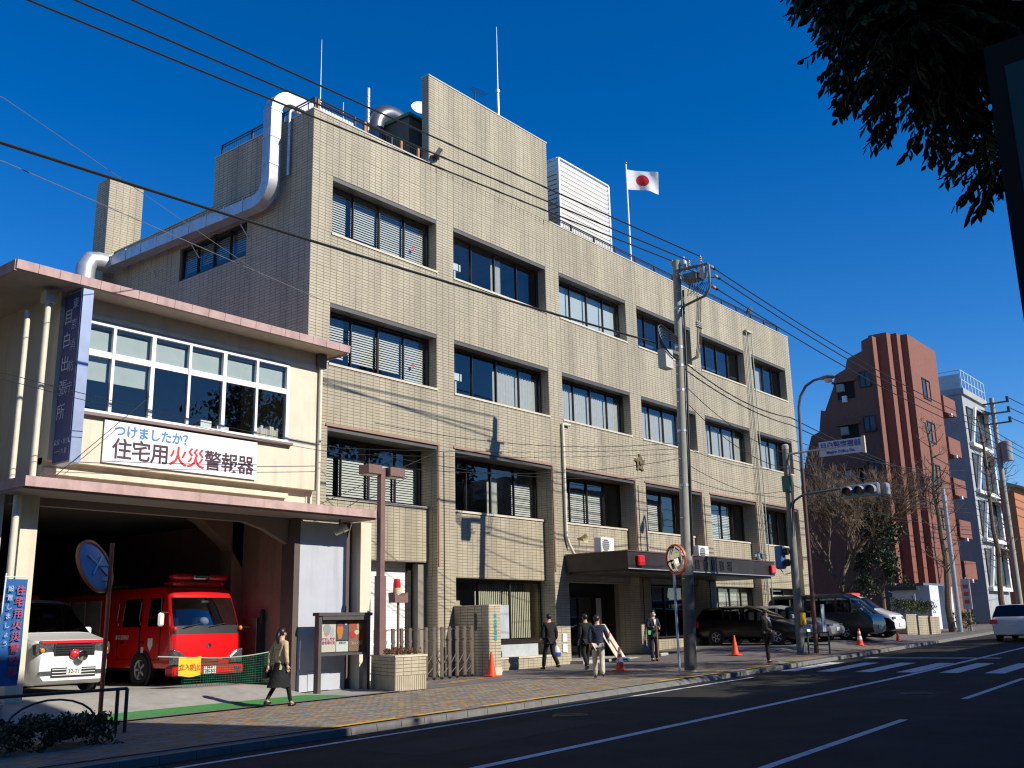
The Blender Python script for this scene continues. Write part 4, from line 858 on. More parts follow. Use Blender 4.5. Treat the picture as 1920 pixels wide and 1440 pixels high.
# ---- parked cars on the forecourt, nose to the street
def zf_(x, y): return gf(x, y)
vehicle('minivan', 'black minivan parked nose out by the entrance pillar', 'car', (39.9, 17.05, zf_(39.9,18.5)), 0, 4.65, 1.78,
    [(0,.62),(.08,.74),(.5,.86),(1.0,.98),(2.0,1.46),(2.4,1.56),(3.4,1.58),(4.35,1.50),(4.6,1.1),(4.65,.8)], [(0,.6),(.5,.82),(1.1,.94),(4.65,1.02)], PAINT_K, [(1.5,2.35),(2.45,3.3),(3.38,4.2)], (1.02,2.02), (4.37,4.58), wheels=(.92,3.68), r=.32, hl=(.60,.76,.36), plate_text='', group='cars on the forecourt')
vehicle('hatchback', 'silver car with a pale roof parked between the black minivan and the dark van', 'car', (42.3, 16.75, zf_(42.3,18)), 0, 4.4, 1.70,
    [(0,.60),(.08,.72),(.55,.86),(1.05,.98),(1.95,1.45),(2.4,1.53),(3.4,1.52),(4.2,1.2),(4.4,.85)], [(0,.58),(.5,.82),(1.1,.94),(4.4,1.0)], PAINT_S, [(1.45,2.3),(2.4,3.3)], (1.07,1.98), (3.45,4.15), wheels=(.85,3.45), r=.31, hl=(.60,.74,.36), group='cars on the forecourt')
vehicle('van', 'dark navy high-roof van parked nose out on the forecourt', 'van', (44.5, 15.75, zf_(44.5,17)), 0, 4.75, 1.72,
    [(0,.70),(.06,.95),(.18,1.05),(.95,1.78),(1.25,1.92),(1.8,1.96),(4.5,1.95),(4.75,1.7)], [(0,.68),(.2,.98),(.7,1.10),(4.75,1.14)], PAINT_N, [(.75,1.5),(1.6,2.9),(3.0,4.4)], (.18,.98), wheels=(1.2,3.75), r=.32, hl=(.66,.84,.30), tuck=.10, nose=.06, group='cars on the forecourt')
pv = vehicle('police_van', 'white and black patrol van with a red roof lamp behind the dark van', 'police van', (47.6, 15.9, zf_(47.6,17)), 0, 4.4, 1.69,
    [(0,.68),(.08,.92),(.25,1.0),(.9,1.22),(1.5,1.72),(1.8,1.82),(4.2,1.82),(4.4,1.6)], [(0,.66),(.2,.94),(.9,1.08),(4.4,1.12)], PAINT_W, [(1.15,1.9),(2.0,3.0),(3.1,4.1)], (.92,1.55), wheels=(.85,3.5), r=.31, lower=PAINT_K, hl=(.66,.86,.34), group='cars on the forecourt')
MB().bbox(-.55,.55,1.9,2.2,1.85,1.99,.04).build('light_bar', REDL, pv, smooth=True)
# ---- white wagon driving away
vehicle('station_wagon', 'white station wagon seen from behind driving away on the road', 'car', (52.0, 11.15, gz(49.5)-.12), math.pi/2, 4.5, 1.72,
    [(0,.62),(.08,.74),(.6,.86),(1.1,.98),(2.0,1.46),(2.4,1.54),(3.9,1.52),(4.42,1.0),(4.5,.8)], [(0,.6),(.5,.82),(1.1,.94),(4.5,.99)], PAINT_B, [(1.5,2.3),(2.4,3.2),(3.28,3.9)], (1.12,2.02), (3.92,4.40), wheels=(.9,3.55), r=.31, tl=(.72,.92), tailw=.17)
# ================================================================== street furniture
def gl(x): return gz(x)
# notice board
NB = thing('notice_board', 'grey metal notice board on two legs showing three fire prevention posters', 'notice board', (17.5,19.8,.05))
NBM = pm('board_metal', (.13,.12,.115), .45, .5, .12)
for x in (16.66, 18.28): MB().box(x, x+.10, 19.74, 19.90, gl(x), 1.9).build('leg', NBM, NB)
MB().box(16.62, 18.42, 19.70, 19.94, 1.9, 1.98).box(16.77, 18.27, 19.76, 19.92, .93, .99).box(16.77, 18.27, 19.885, 19.925, .99, 1.9).box(16.76, 18.28, 19.72, 19.76, 1.80, 1.898).build('case', NBM, NB)
MB().add([(16.77,19.745,.99),(18.27,19.745,.99),(18.27,19.745,1.80),(16.77,19.745,1.80)], [(0,1,2,3)]).build('pane', GLASS, NB)
def poster(x0, x1, z0, z1, base, blots, lines, nm='poster'):
    p = MB().box(x0,x1,19.870,19.880,z0,z1).build(nm, base, NB); r_ = random.Random(int(x0*50))
    for (u, v, ru, rv, c) in blots:
        k = MB(); n = 14; cx, cz = x0+(x1-x0)*u, z0+(z1-z0)*v; k.prism([(cx+ru*math.cos(a)*(1+.15*math.sin(3*a)), cz+rv*math.sin(a)) for a in np.linspace(0, 2*math.pi, n, endpoint=False)], 'Y', 19.866-.001*len(p.children), 19.869-.001*len(p.children)); k.build('picture', c, p)
    for (s_, sz, v, c) in lines: text(s_, sz, c, p, ((x0+x1)/2, 19.855, z0+(z1-z0)*v))
ink = lambda n, c: pm('ink_'+n, c, .6, 0, .1, 40)
poster(16.84, 17.32, 1.02, 1.77, ink('cream', (.78,.70,.58)), [(.4,.72,.12,.15,ink('grey',(.45,.45,.45))),(.75,.62,.07,.14,ink('pale',(.55,.60,.66))),(.38,.58,.07,.05,ink('rose',(.75,.30,.28)))], [('けましたか', .085, .42, ink('magenta',(.75,.12,.42))), ('住宅用火災', .085, .30, ink('magenta',(.75,.12,.42)))])
poster(17.34, 17.74, 1.30, 1.77, ink('slate', (.10,.12,.18)), [(.3,.45,.10,.19,ink('orange',(.85,.25,.02))),(.3,.8,.06,.05,ink('red',(.7,.05,.03))),(.78,.88,.045,.045,ink('white',(.8,.8,.8))),(.5,.95,.15,.03,ink('navy',(.05,.05,.4)))], [])
poster(17.34, 17.74, 1.02, 1.27, ink('white', (.8,.8,.8)), [], [('お知らせ', .06, .85, ink('green',(.05,.35,.2)))])
poster(17.76, 18.24, 1.02, 1.77, ink('brown', (.32,.18,.12)), [(.3,.85,.1,.08,ink('red2',(.7,.1,.04))),(.75,.8,.1,.1,ink('tan',(.6,.42,.25))),(.25,.55,.1,.1,ink('red',(.7,.05,.03))),(.8,.5,.1,.11,ink('red2',(.7,.1,.04))),(.55,.62,.08,.06,ink('cream',(.78,.70,.58))),(.85,.28,.06,.06,ink('white',(.8,.8,.8)))], [('歳末火災', .085, .25, ink('cream',(.78,.70,.58)))])
# planter with twin lamp and beacon
PL = thing('tiled_planter', 'low planter box faced with beige tile beside the notice board', 'planter', (18.6,19,.05))
A_, B_, C_, D_ = (17.87,18.3), (18.97,18.3), (19.85,19.95), (18.62,19.95)
MB().add([(x,y,0) for x, y in (A_,B_,C_,D_)]+[(x,y,.86) for x, y in (A_,B_,C_,D_)], [(0,1,5,4),(1,2,6,5),(2,3,7,6),(3,0,4,7)]).build('core', GROUT, PL)
lv = Vector((A_[0]-D_[0], A_[1]-D_[1], 0)); ll = lv.length; lu = lv/ll; ln = Vector((lu.y, -lu.x, 0)); ln = -ln if ln.x > 0 else ln
tiles_each([((0,18.288,0),(1,0,0),(0,0,1),(0,-1,0),17.87,18.97,.42,.86),((D_[0]+ln.x*.008,D_[1]+ln.y*.008,0),tuple(lu),(0,0,1),tuple(ln),0,ll,.42,.86)], PL, pv=.088)
tiles_each([((0,18.288,0),(1,0,0),(0,0,1),(0,-1,0),17.87,18.97,.06,.42),((D_[0]+ln.x*.008,D_[1]+ln.y*.008,0),tuple(lu),(0,0,1),tuple(ln),0,ll,.06,.42)], PL, pu=.075, pv=.36, name='upright_tile')
MB().add([(x,y,z) for z in (.862,.91) for x, y in ((17.85,18.27),(18.99,18.27),(19.88,19.97),(18.60,19.97))], [(4,5,6,7),(0,1,5,4),(3,0,4,7),(1,2,6,5)]).build('coping', SILL, PL)
def leafcloud(name, m, parent, pts, size, seed, n, spread=(1,1,1), asp=.45, droop=.3, smooth=False):
    rr = np.random.RandomState(seed); P = np.array(pts); V = []; F = []
    idx = rr.randint(0, len(P), n); C = P[idx]+rr.normal(0, 1, (n, 3))*np.array(spread)
    for c in C:
        d = rr.normal(0, 1, 3); d[2] -= droop*2; d /= np.linalg.norm(d); s_ = np.cross(d, rr.normal(0, 1, 3)); s_ /= np.linalg.norm(s_)+1e-9; L_ = size*rr.uniform(.6, 1.25); u = np.cross(s_, d)
        k = len(V); V += [tuple(c-d*L_/2), tuple(c+s_*L_*asp/2-d*L_*.05), tuple(c+d*L_/2-u*L_*.08), tuple(c-s_*L_*asp/2-d*L_*.05)]; F.append((k, k+1, k+2, k+3))
    me = bpy.data.meshes.new(name); me.from_pydata(V, [], F); me.update(); return stuff(link(name, me, m, parent, (0,0,0)))
DRY = island('dry_plants', [(.12,.05,.03),(.08,.06,.03),(.16,.07,.04)], .8)
pp = [(x+(y-18.4)*.48, y, .95+.06*random.Random(int(x*77+y*31)).random()) for x in np.linspace(18.0, 18.9, 10) for y in np.linspace(18.45, 19.8, 12)]
leafcloud('dry_shrubs', DRY, PL, pp, .09, 5, 700, (.04,.04,.04))
TL = thing('twin_head_lamp_post', 'brown square lamp post with two box-shaped heads rising from the planter', 'street lamp', (18.35,19.35,.9))
MB().box(18.27,18.43,19.27,19.43,.9,5.72).build('post', BROWNM, TL, bevel=.01); MB().box(18.24,18.46,19.24,19.46,.9,2.9).build('base_sleeve', BROWNM, TL, bevel=.01)
for x0, x1 in ((17.72,18.2),(18.5,19.05)): hd_ = MB().box(x0,x1,19.15,19.55,5.52,5.76).build('lamp_head', BROWNM, TL, bevel=.012); MB().box(x0+.05,x1-.05,19.2,19.5,5.505,5.518).build('diffuser', pm('lamp_opal', (.6,.58,.5), .4), hd_)
MB().box(18.0,18.9,19.31,19.39,5.56,5.64).build('cross_arm', BROWNM, TL)
BC = thing('beacon_post', 'thin post with a red rotating beacon on top in the planter', 'beacon', (19.05,19.4,.9))
MB().tube([(19.05,19.4,.9),(19.05,19.4,2.22)], .035, 8).build('post', BROWNM, BC, smooth=True); MB().prism([(18.82,2.22),(19.3,2.22),(19.3,2.48),(19.12,2.40),(18.98,2.40),(18.80,2.48)], 'Y', 19.28, 19.52).build('box', BROWNM, BC)
MB().lathe([(.10,2.44),(.11,2.52),(.11,2.60)], 16, (19.0,19.4,0)).build('beacon_base', pm('beacon_cream', (.62,.52,.3), .4), BC, smooth=True); MB().lathe([(.095,2.60),(.105,2.66),(.08,2.83),(.0,2.85)], 16, (19.0,19.4,0)).build('beacon_dome', REDL, BC, smooth=True)
# accordion gate
GT = thing('folding_gate', 'bronze accordion gate with upright posts closing the driveway', 'gate', (21.5,20.6,.1))
GM = pm('gate_bronze', (.25,.21,.17), .4, .6, .12); xs = np.linspace(19.35, 23.3, 13)
for x in xs:
    g0 = gl(x); MB().prism([(-.05,0),(.05,0),(.05,.52),(.075,.56),(.05,.60),(.05,1.0),(.08,1.05),(.05,1.10),(.05,1.42),(-.05,1.42),(-.05,1.06),(-.03,1.02),(-.05,.98)], 'Y', 20.55, 20.60).build('post', GM, GT)
    o = GT.children[-1]; o.location.x += x; o.location.z += g0+.06
    MB().lathe([(.05,-.02),(.05,.02)], 10, (x,20.58,g0+.05), 'X').build('caster', BLACK, GT)
for k in range(12):
    a, b = xs[k], xs[k+1]; z = .12
    MB().tube([(a,20.57,z+.35),(b,20.57,z+.75)], .014, 5).tube([(a,20.585,z+.75),(b,20.585,z+.35)], .014, 5).tube([(a,20.57,z+.1),(b,20.57,z+.35)], .012, 5).build('lattice', DKMETAL, GT)
    MB().tube([(a,20.57,z+1.3),(a+.1,20.57,z+1.4),(b,20.57,z+1.4)], .012, 5).build('top_link', DKMETAL, GT)
# gate pillar
GP = thing('gate_pillar', 'beige tiled gate pillar wall with small teal characters', 'pillar', (23.8,21,.1))
MB().box(23.508,24.045,20.058,21.47,-.1,2.16).build('core', GROUT, GP)
tiles_each([((0,20.046,0),(1,0,0),(0,0,1),(0,-1,0),23.5,24.05,.36,2.16),((23.496,0,0),(0,-1,0),(0,0,1),(-1,0,0),-21.47,-20.05,.12,2.16)], GP, pu=.275, pv=.09)
MB().box(23.48,24.07,20.03,21.48,2.162,2.20).build('coping', SILL, GP); MB().box(23.5,24.05,20.03,20.049,.1,.36).build('plinth', SILL, GP); MB().box(23.47,23.499,20.55,20.63,1.45,1.95).build('bracket', BLACK, GP)
TEAL = pm('teal_letters', (.02,.36,.36), .5)
for k, c in enumerate('目白警察署'): text(c, .15, TEAL, GP, (23.78, 20.04, 1.86-k*.165), depth=.006, weight=.004)
# cones
def cone(x, y, label, z=None, s=1.0, stripes=True):
    t = thing('traffic_cone', label, 'cone', (x,y,gf(x,y) if z is None else z), 0, 'traffic cones', local=True)
    MB().bbox(-.19*s,.19*s,-.19*s,.19*s,0,.035*s,.012).build('base', ORANGE, t, smooth=True); MB().lathe([(.14*s,.03*s),(.03*s,.68*s),(.028*s,.70*s),(.0,.70*s)], 20).build('cone', ORANGE, t, smooth=True)
    if stripes:
        for a, b in ((.26,.40),(.50,.60)):
            f = lambda h: (.14-.11*(h-.03)/.65)*s+.003; MB().lathe([(f(a),a*s),(f(b),b*s)], 20).build('white_band', WPAINT, t, smooth=True)
cone(23.35, 19.85, 'plain orange cone standing at the foot of the gate pillar', stripes=False); cone(26.5, 17.4, 'orange cone with white bands near the man holding a red baton')
cone(34.0, 17.35, 'orange cone in front of the black minivan', stripes=False); cone(42.0, 15.75, 'orange and white cone beside the dark navy van'); cone(46.2, 15.6, 'small orange cone tip in front of the patrol van', s=.7, stripes=False)
# boards leaning at the entrance, blue sheet, parking stops
for k, (x, lb) in enumerate(((31.0, 'left pale plank leaning in the dark entrance'), (31.35, 'right pale plank leaning in the dark entrance'))):
    P = [(x+.42,20.75,.33),(x+.68,20.75,.33),(x+.28,21.35,1.55),(x+.02,21.35,1.55)]; tag(MB().add(P+[(a,b+.03,c) for a, b, c in P], [(0,1,2,3),(7,6,5,4),(0,4,5,1),(1,5,6,2),(2,6,7,3),(3,7,4,0)]).build('leaning_plank', pm('pale_plank', (.55,.50,.40), .7)), lb, 'plank', 'planks at the entrance')
tag(MB().grid([[(30.6+.9*i/10, 20.1+.12*j+.1*i/10, gf(31,20)+.06+.05*math.sin(i*1.3+j)+.02*j) for i in range(11)] for j in range(4)]).build('folded_sheet', pm('blue_sheet', (.03,.13,.22), .5), smooth='all'), 'blue plastic sheet lying folded by the entrance step', 'sheet')
for x, y, lb in ((33.6,20.2,'concrete parking stop left of the utility pole'),(36.0,20.3,'concrete parking stop right of the utility pole'),(24.6,20.9,'concrete parking stop beside the gate pillar')): tag(MB().bbox(x,x+.55,y,y+.14,gf(x,y),gf(x,y)+.12,.02).build('parking_stop', CONC), lb, 'parking stop', 'parking stops')
# convex mirrors
def cmirror(name, label, px, py, zc, zt, nrm, rad, polem, backm, rimm, off):
    t = thing(name, label, 'convex mirror', (px,py,gl(px))); MB().tube([(px,py,gl(px)),(px,py,zt)], .038, 10).build('pole', polem, t, smooth=True)
    q = Vector(nrm).to_track_quat('Z', 'Y').to_matrix(); c = Vector((px,py,zc))+Vector(off)
    def bl(mb, nm_, m): mb.v = [tuple(c+q @ Vector(p)) for p in mb.v]; return mb.build(nm_, m, t, smooth=True)
    bl(MB().lathe([(rad*.97,.01),(rad*.85,.035),(rad*.7,.055),(rad*.35,.085),(.001,.095)], 32, (0,0,0), 'Z', False), 'mirror_face', MIRROR); bl(MB().lathe([(rad*.96,.005),(rad*.7,-.03),(.001,-.05)], 32, (0,0,0), 'Z', False), 'back', backm); bl(MB().lathe([(rad*.94,.04),(rad*1.04,.04),(rad*1.06,-.02),(rad*.94,-.02),(rad*.94,.04)], 32, (0,0,0), 'Z', False), 'rim', rimm)
    bl(MB().tube([(-.22,-.18,-.05),(.22,.18,-.05)], .018, 6).tube([(.22,-.18,-.05),(-.22,.18,-.05)], .018, 6), 'bracket', STEEL); MB().tube([c, (px,py,c.z)], .025, 6).tube([c+Vector((0,0,-.25)), (px,py,c.z-.25)], .02, 6).build('clamp', STEEL, t)
    return t
RIMO = pm('rim_orange', (.62,.13,.03), .5)
cmirror('convex_mirror', 'orange-rimmed convex mirror on a pale blue pole beside the utility pole', 25.95, 15.02, 3.33, 3.1, (-.93,.33,-.08), .42, pm('pale_blue_pole', (.42,.50,.60), .5), WPAINT, RIMO, (-.2,-.22,0))
cmirror('convex_mirror', 'convex mirror seen from behind on an orange pole in front of the garage', 9.3, 16.6, 2.72, 3.12, (-.45,.82,-.35), .46, RIMO, pm('mirror_back_blue', (.22,.30,.42), .5), RIMO, (-.22,.12,0))
# pedestrian fence and shrubs in the shade on the left
PF = thing('pedestrian_fence', 'dark green pipe fence with arched rails in the shade at the left', 'fence', (8,16.3,0)); FG = pm('fence_green', (.02,.035,.03), .5)
for x in (5.2, 7.4, 9.45, 9.62): MB().tube([(x,16.35,gl(x)-.02),(x,16.35,.66)], .032, 8).build('post', FG, PF, smooth=True)
MB().tube([(4.0,16.35,.64),(9.62,16.35,.66)], .026, 8).build('top_rail', FG, PF, smooth=True); MB().tube([(4.0,16.35,.12),(9.45,16.35,.14)], .022, 8).build('lower_rail', FG, PF, smooth=True)
for x0 in (4.4, 6.0, 7.6): MB().tube([(x0+.75-.75*math.cos(a), 16.35, .14+.42*math.sin(a)) for a in np.linspace(0, math.pi, 12)], .018, 6).build('arched_rail', FG, PF, smooth=True)
HG = island('hedge_leaf', [(.035,.055,.02),(.05,.07,.025),(.028,.045,.018),(.06,.075,.03)], .6)
def hedge(name, label, x0, x1, y0, y1, z0, z1, n, seed, m=HG, size=.07):
    t = thing(name, label, 'shrub', ((x0+x1)/2, (y0+y1)/2, z0), group='clipped shrubs'); r_ = np.random.RandomState(seed)
    pts = [(x0+(x1-x0)*a, y0+(y1-y0)*b, z0+(z1-z0)*(.15+.85*c**.6)) for a, b, c in r_.rand(400, 3)]; leafcloud('foliage', m, t, pts, size, seed, n, (.05,.05,.04))
    st = MB()
    for k in range(6): a, b = r_.rand(2); st.tube([(x0+(x1-x0)*a,y0+(y1-y0)*b,z0),(x0+(x1-x0)*a+.05,y0+(y1-y0)*b,z0+(z1-z0)*.7)], .012, 5)
    st.build('stems', pm('twig', (.09,.06,.04), .9), t)
hedge('low_shrub', 'low dark shrubs behind the pipe fence at the lower left', 4.2, 8.7, 14.9, 16.1, gl(7)-.05, .34, 9000, 11, size=.09)
# nobori banner flag
NB2 = thing('nobori_banner', 'upright blue banner flag with red and white characters at the garage corner', 'banner flag', (9.1,19.8,.3)); ORG[NB2] = Vector((9.35,19.8,.3))
MB().tube([(9.16,19.8,.25),(9.22,19.8,2.75)], .014, 6).tube([(9.2,19.8,2.68),(9.6,19.8,2.68)], .01, 5).build('pole', WPAINT, NB2); MB().lathe([(.2,.25),(.22,.33),(.0,.36)], 14, (9.16,19.8,0)).build('base', GREYP, NB2)
MB().grid([[(9.2-.03*(1-z/2.65)+.44*i/8, 19.79+.03*math.sin(i*.9+z*3)*(1.2-z/2.65), z) for i in range(9)] for z in np.linspace(.66, 2.64, 12)]).build('cloth', pm('banner_blue_cloth', (.012,.10,.30), .8), NB2, smooth='all')
for k, c in enumerate('住宅用火災警報器'): text(c, .19, pm('banner_red_ink', (.65,.05,.05), .8), NB2, (9.50-.004*k, 19.735, 2.42-k*.215))
for k, c in enumerate('設置しましょう'): text(c, .12, SW_, NB2, (9.31-.004*k, 19.735, 2.45-k*.17))
# ------------------------------------------------------------------ utility pole and wires
UP = thing('utility_pole', 'tall concrete utility pole with crossarm, insulators and cable boxes', 'utility pole', (26.55,15,gl(26.5)))
ub, ut = Vector((26.55,15.0,.1)), Vector((27.2,14.97,12.95))
def up(z): return ub+(ut-ub)*((z-.1)/12.85)
MB().tube([ub, ut], [.185,.125], 18).build('pole', POLEC, UP, smooth=True)
MB().tube([up(.2), up(2.9)], [.188,.176], 18).build('dark_lower_pole', pm('pole_lower_dark', (.10,.10,.09), .8, 0, .2, stain=.3), UP, smooth=True)  # darker tone over the lower part of the pole
MB().tube([up(3.0)+Vector((.0,0,0)), up(3.35)], .179, 18).build('notice_band', pm('pole_band', (.30,.29,.26), .7), UP, smooth=True)
ARM = pm('arm_grey', (.17,.17,.15), .5, .4)
MB().tube([up(11.3), up(11.3)+Vector((.05,-1.0,.25)), up(11.3)+Vector((.05,-1.15,.5)), up(12.55)+Vector((.05,-1.12,0))], .045, 8).tube([up(12.6), up(12.6)+Vector((.05,-1.1,0))], .045, 8).build('arm', ARM, UP, smooth=True)
MB().cbox(up(12.3)+Vector((.1,-.5,-.02)), (.45,.5,.22)).build('switch_tray', ARM, UP); MB().tube([up(12.2)+Vector((.12,-.8,0)), up(12.65)+Vector((.12,-.8,0))], .10, 12).build('arrester', WPAINT, UP, smooth=True)
INS = pm('porcelain', (.42,.39,.36), .3)
def insul(c, d, nm='insulator'):
    q = Vector(d).to_track_quat('Z', 'Y').to_matrix(); m = MB().lathe([(.03,0),(.06,.02),(.035,.06),(.06,.09),(.035,.13),(.055,.16),(.02,.22)], 10); m.v = [tuple(Vector(c)+q @ Vector(p)) for p in m.v]; m.build(nm, INS, UP, smooth=True)
EPT = [up(12.5)+Vector((.35,-1.15,0)), up(12.15)+Vector((.38,-1.28,0)), up(11.8)+Vector((.36,-1.2,0))]
for e in EPT: insul(e-Vector((.28,0,0)), (1,0,0)); MB().lathe([(.05,0),(.055,.1),(.04,.18)], 10, e-Vector((.1,0,0)), 'X').build('clamp', BLACK, UP)
TOPS = [up(12.85)+Vector((-.05,.12,.12)), up(12.6)+Vector((.02,-.45,.25)), up(12.6)+Vector((.04,-.85,.3))]
for e in TOPS: insul(e-Vector((0,0,.2)), (0,0,1))
for k in range(3): MB().tube([up(11.4)+Vector((.3+.12*k,-.55,.3)), up(10.9)+Vector((.3+.12*k,-.5,0)), up(10.2)+Vector((.38+.1*k,-.45,0)), up(9.7)+Vector((.32+.08*k,-.4,0)), up(9.45)+Vector((.05,-.14,0))], .018, 6).build('drop_cable', BLACK, UP, smooth=True); insul(up(10.75)+Vector((.3+.12*k,-.5,-.1)), (0,0,1), 'fuse')
MB().box(25.95,26.40,14.85,15.15,9.15,9.75).build('terminal_box', pm('box_grey', (.50,.49,.44), .5), UP, bevel=.02); MB().box(26.35,26.95,14.92,15.06,9.72,9.82).build('box_bracket', ARM, UP)
for k in range(5): a0 = .4+.13*k; MB().tube([up(10.1+.05*k)]+[Vector((26.15-.45*math.sin(t)*a0*1.3-.1*k*math.cos(t), 15-.05*k, 9.95+.42*math.cos(t)*a0*1.2)) for t in np.linspace(.1, 3.4, 14)], .02, 6).build('cable_loop', BLACK, UP, smooth=True)
for z in np.arange(1.9, 11.2, .45): sd_ = 1 if int(z*100) % 2 else -1; p = up(z); MB().tube([p+Vector((sd_*.13,0,0)), p+Vector((sd_*.30,0,0))], .01, 5).build('step_bolt', STEEL, UP)
for z in (11.3, 10.0, 9.4, 8.6, 7.3, 5.6): p = up(z); r_ = .185-.06*(z/12.95); MB().tube([p-Vector((0,0,.04)), p+Vector((0,0,.04))], r_+.008, 16).build('band', STEEL, UP)
for z_, y_ in ((12.75,-.25),(12.35,-.95)): MB().lathe([(.07,-.2),(.09,-.15),(.09,.12),(.05,.2),(.02,.3)], 10, up(z_)+Vector((.05,y_,0))).build('cutout_switch', pm('switch_grey', (.45,.45,.42), .5), UP, smooth=True)
MB().tube([up(12.35)+Vector((-.35,-.25,0)), up(12.35)+Vector((.55,-.25,0))], .035, 8).tube([up(12.35)+Vector((-.3,-.75,0)), up(12.35)+Vector((.55,-.75,0))], .03, 8).build('crossarm', ARM, UP)
MB().tube([up(11.9)+Vector((.02,-.19,0)), up(9.0)+Vector((.02,-.21,0)), up(3.5)+Vector((.0,-.2,0))], .035, 8).build('riser_cable', BLACK, UP, smooth=True)
for k in range(6): MB().tube([up(12.3)+Vector((-.2+.12*k,-.3-.1*k,0)), up(11.95)+Vector((-.1+.1*k,-.5,0)), up(11.7)+Vector((.1+.05*k,-.3-.1*k,0)), up(12.1)+Vector((.3,-.7-.05*k,0))], .012, 5).build('jumper', BLACK, UP, smooth=True)
WIRE = pm('cable_black', (.012,.012,.013), .6); GW = pm('cable_grey', (.16,.16,.16), .6)
def wire(label, pts, r, m=WIRE, sag=0, grp='overhead cables'):
    P = []; pts = [Vector(p) for p in pts]
    for a, b in zip(pts[:-1], pts[1:]):
        for k in range(14 if b is not pts[-1] else 15):
            u = k/14; P.append(a.lerp(b, u)-Vector((0,0,sag*4*u*(1-u))))
    return tag(MB().tube(P, r, 5, False).build('overhead_cable', m), label, 'cable', grp)
def ext(p, q, x): p, q = Vector(p), Vector(q); return q+(p-q)*((x-q.x)/(p.x-q.x))
for k, (p, lb) in enumerate((((7.01,16.05,12.48),'lowest of the three power lines crossing the upper left sky'),((7.8,16.0,12.87),'middle of the three power lines crossing the upper left sky'),((8.92,15.95,13.40),'highest of the three power lines crossing the upper left sky'))):
    wire(lb, [ext(p, TOPS[k], -12), TOPS[k]], .022, sag=.12)
for k, (e, lb) in enumerate(zip(EPT, ('top power line running right from the pole to the brick block','middle power line running right from the pole','bottom power line running right from the pole'))):
    wire(lb, [e, (58, 13.95, e.z-.55), (90, 14.3, e.z-.2)], .02, sag=.35)
for a, b in zip(TOPS, EPT): MB().tube([a, a.lerp(b, .5)-Vector((0,0,.25)), b], .015, 5).build('jumper', BLACK, UP, smooth=True)
wire('thick telephone cable from the upper left to the loops on the utility pole', [(-10,17.0,9.85), (6.6,16.2,9.62), (25.75,15.05,9.9)], .032, sag=.08); wire('thin pale wire below the thick telephone cable', [(-10,17.2,9.5), (6.7,16.3,9.35), (17.4,20.9,10.6)], .009, GW)
wire('thin wire reaching the station wall above the side window', [(-10,17.0,10.6), (6.6,16.4,10.55), (17.3,23,11.6)], .007, GW)
wire('service wire crossing in front of the office windows', [(-10,17.5,5.5), (8.0,18.5,6.3), (17.3,19.8,6.2), (26.6,15.0,6.7)], .008, sag=.1); wire('second service wire just below the first one', [(-10,17.5,5.35), (8.0,18.5,6.18), (17.3,19.8,6.05), (26.6,15.0,6.55)], .007, sag=.1)
wire('stay wire slanting down to the garage canopy', [(11.55,19.5,6.6), (9.6,19.5,4.65)], .008); wire('drop wire from the garage canopy past the twin lamp to the station wall', [(17.0,20.2,4.75),(22.6,21.4,6.9)], .010)
for k, (a, b, c, lb) in enumerate((((9.4),(8.85),(8.5),'thick cable from the utility pole to the traffic pole'),((9.65),(9.3),(8.6),'upper cable bundle from the utility pole running right'),((8.9),(8.0),(7.3),'slack cable drooping right of the utility pole'),((8.4),(7.6),(7.9),'lower slack cable right of the utility pole'))):
    wire(lb, [up(a), (36.2,15.4,b-.15*k), (62,16,c+.3)], .02 if k < 2 else .012, sag=.25+.1*k)
for k, (z0, z1, lb) in enumerate(((6.9,7.05,'wire from the pole to the lamp bracket on the wall'),(6.4,5.9,'sagging wire in front of the second floor'),(5.9,6.2,'lowest sagging wire in front of the second floor'))): wire(lb, [(18.5,19.8,z1), (26.6,15.0,z0), (36.2,15.7,z1+.2)], .009, sag=.35)
for k, (z0, z1, lb) in enumerate(((7.6,8.6,'wire from the traffic pole towards the brick block'),(7.3,7.2,'wire from the traffic pole towards the street trees'),(6.6,6.4,'lower wire from the traffic pole towards the street trees'),(8.4,9.6,'long wire rising to the far pole on the right'))): wire(lb, [(36.3,15.7,z0), (60,15.5,z1), (90,15.5,z1+.5)], .014, sag=.4)
# ------------------------------------------------------------------ traffic pole, signal, name sign, street lamp
TP = thing('traffic_signal_pole', 'concrete pole carrying a traffic signal arm, a pedestrian signal and a place name sign', 'signal pole', (36.2,15.8,gl(36)))
MB().tube([(36.2,15.8,.2),(36.25,15.75,7.95)], [.16,.12], 16).build('pole', pm('signal_pole_grey', (.20,.21,.19), .8, 0, .15, stain=.3), TP, smooth=True); MB().lathe([(.13,0),(.13,.15),(.09,.2),(0,.2)], 12, (36.25,15.75,7.95)).build('cap', CONC, TP)
MB().tube([(36.25,15.75,7.75),(36.3,12.85,7.82)], .04, 8).build('sign_arm', STEEL, TP)
sg = MB().box(36.27,36.36,12.78,14.42,7.50,8.05).build('name_sign', pm('sign_pale', (.62,.66,.72), .5), TP); SBL = pm('sign_text_blue', (.05,.10,.42), .5)
text('目白警察署前', .26, SBL, sg, (36.26,13.6,7.86), (0,-1,0), weight=.004); text('Mejiro Police Sta.', .155, SBL, sg, (36.26,13.6,7.62), (0,-1,0), weight=.003); MB().box(36.255,36.37,12.68,12.775,7.46,8.09).build('edge_lamp', pm('edge_lamp', (.7,.6,.4), .4), sg)
SG_ = pm('signal_green_grey', (.10,.17,.15), .5, .2)
MB().tube([(36.2,15.8,5.3),(36.2,15.75,5.6),(36.22,15.55,5.95),(36.25,15.2,6.15),(36.3,13.75,6.24)], .045, 10).build('signal_arm', SG_, TP, smooth=True)
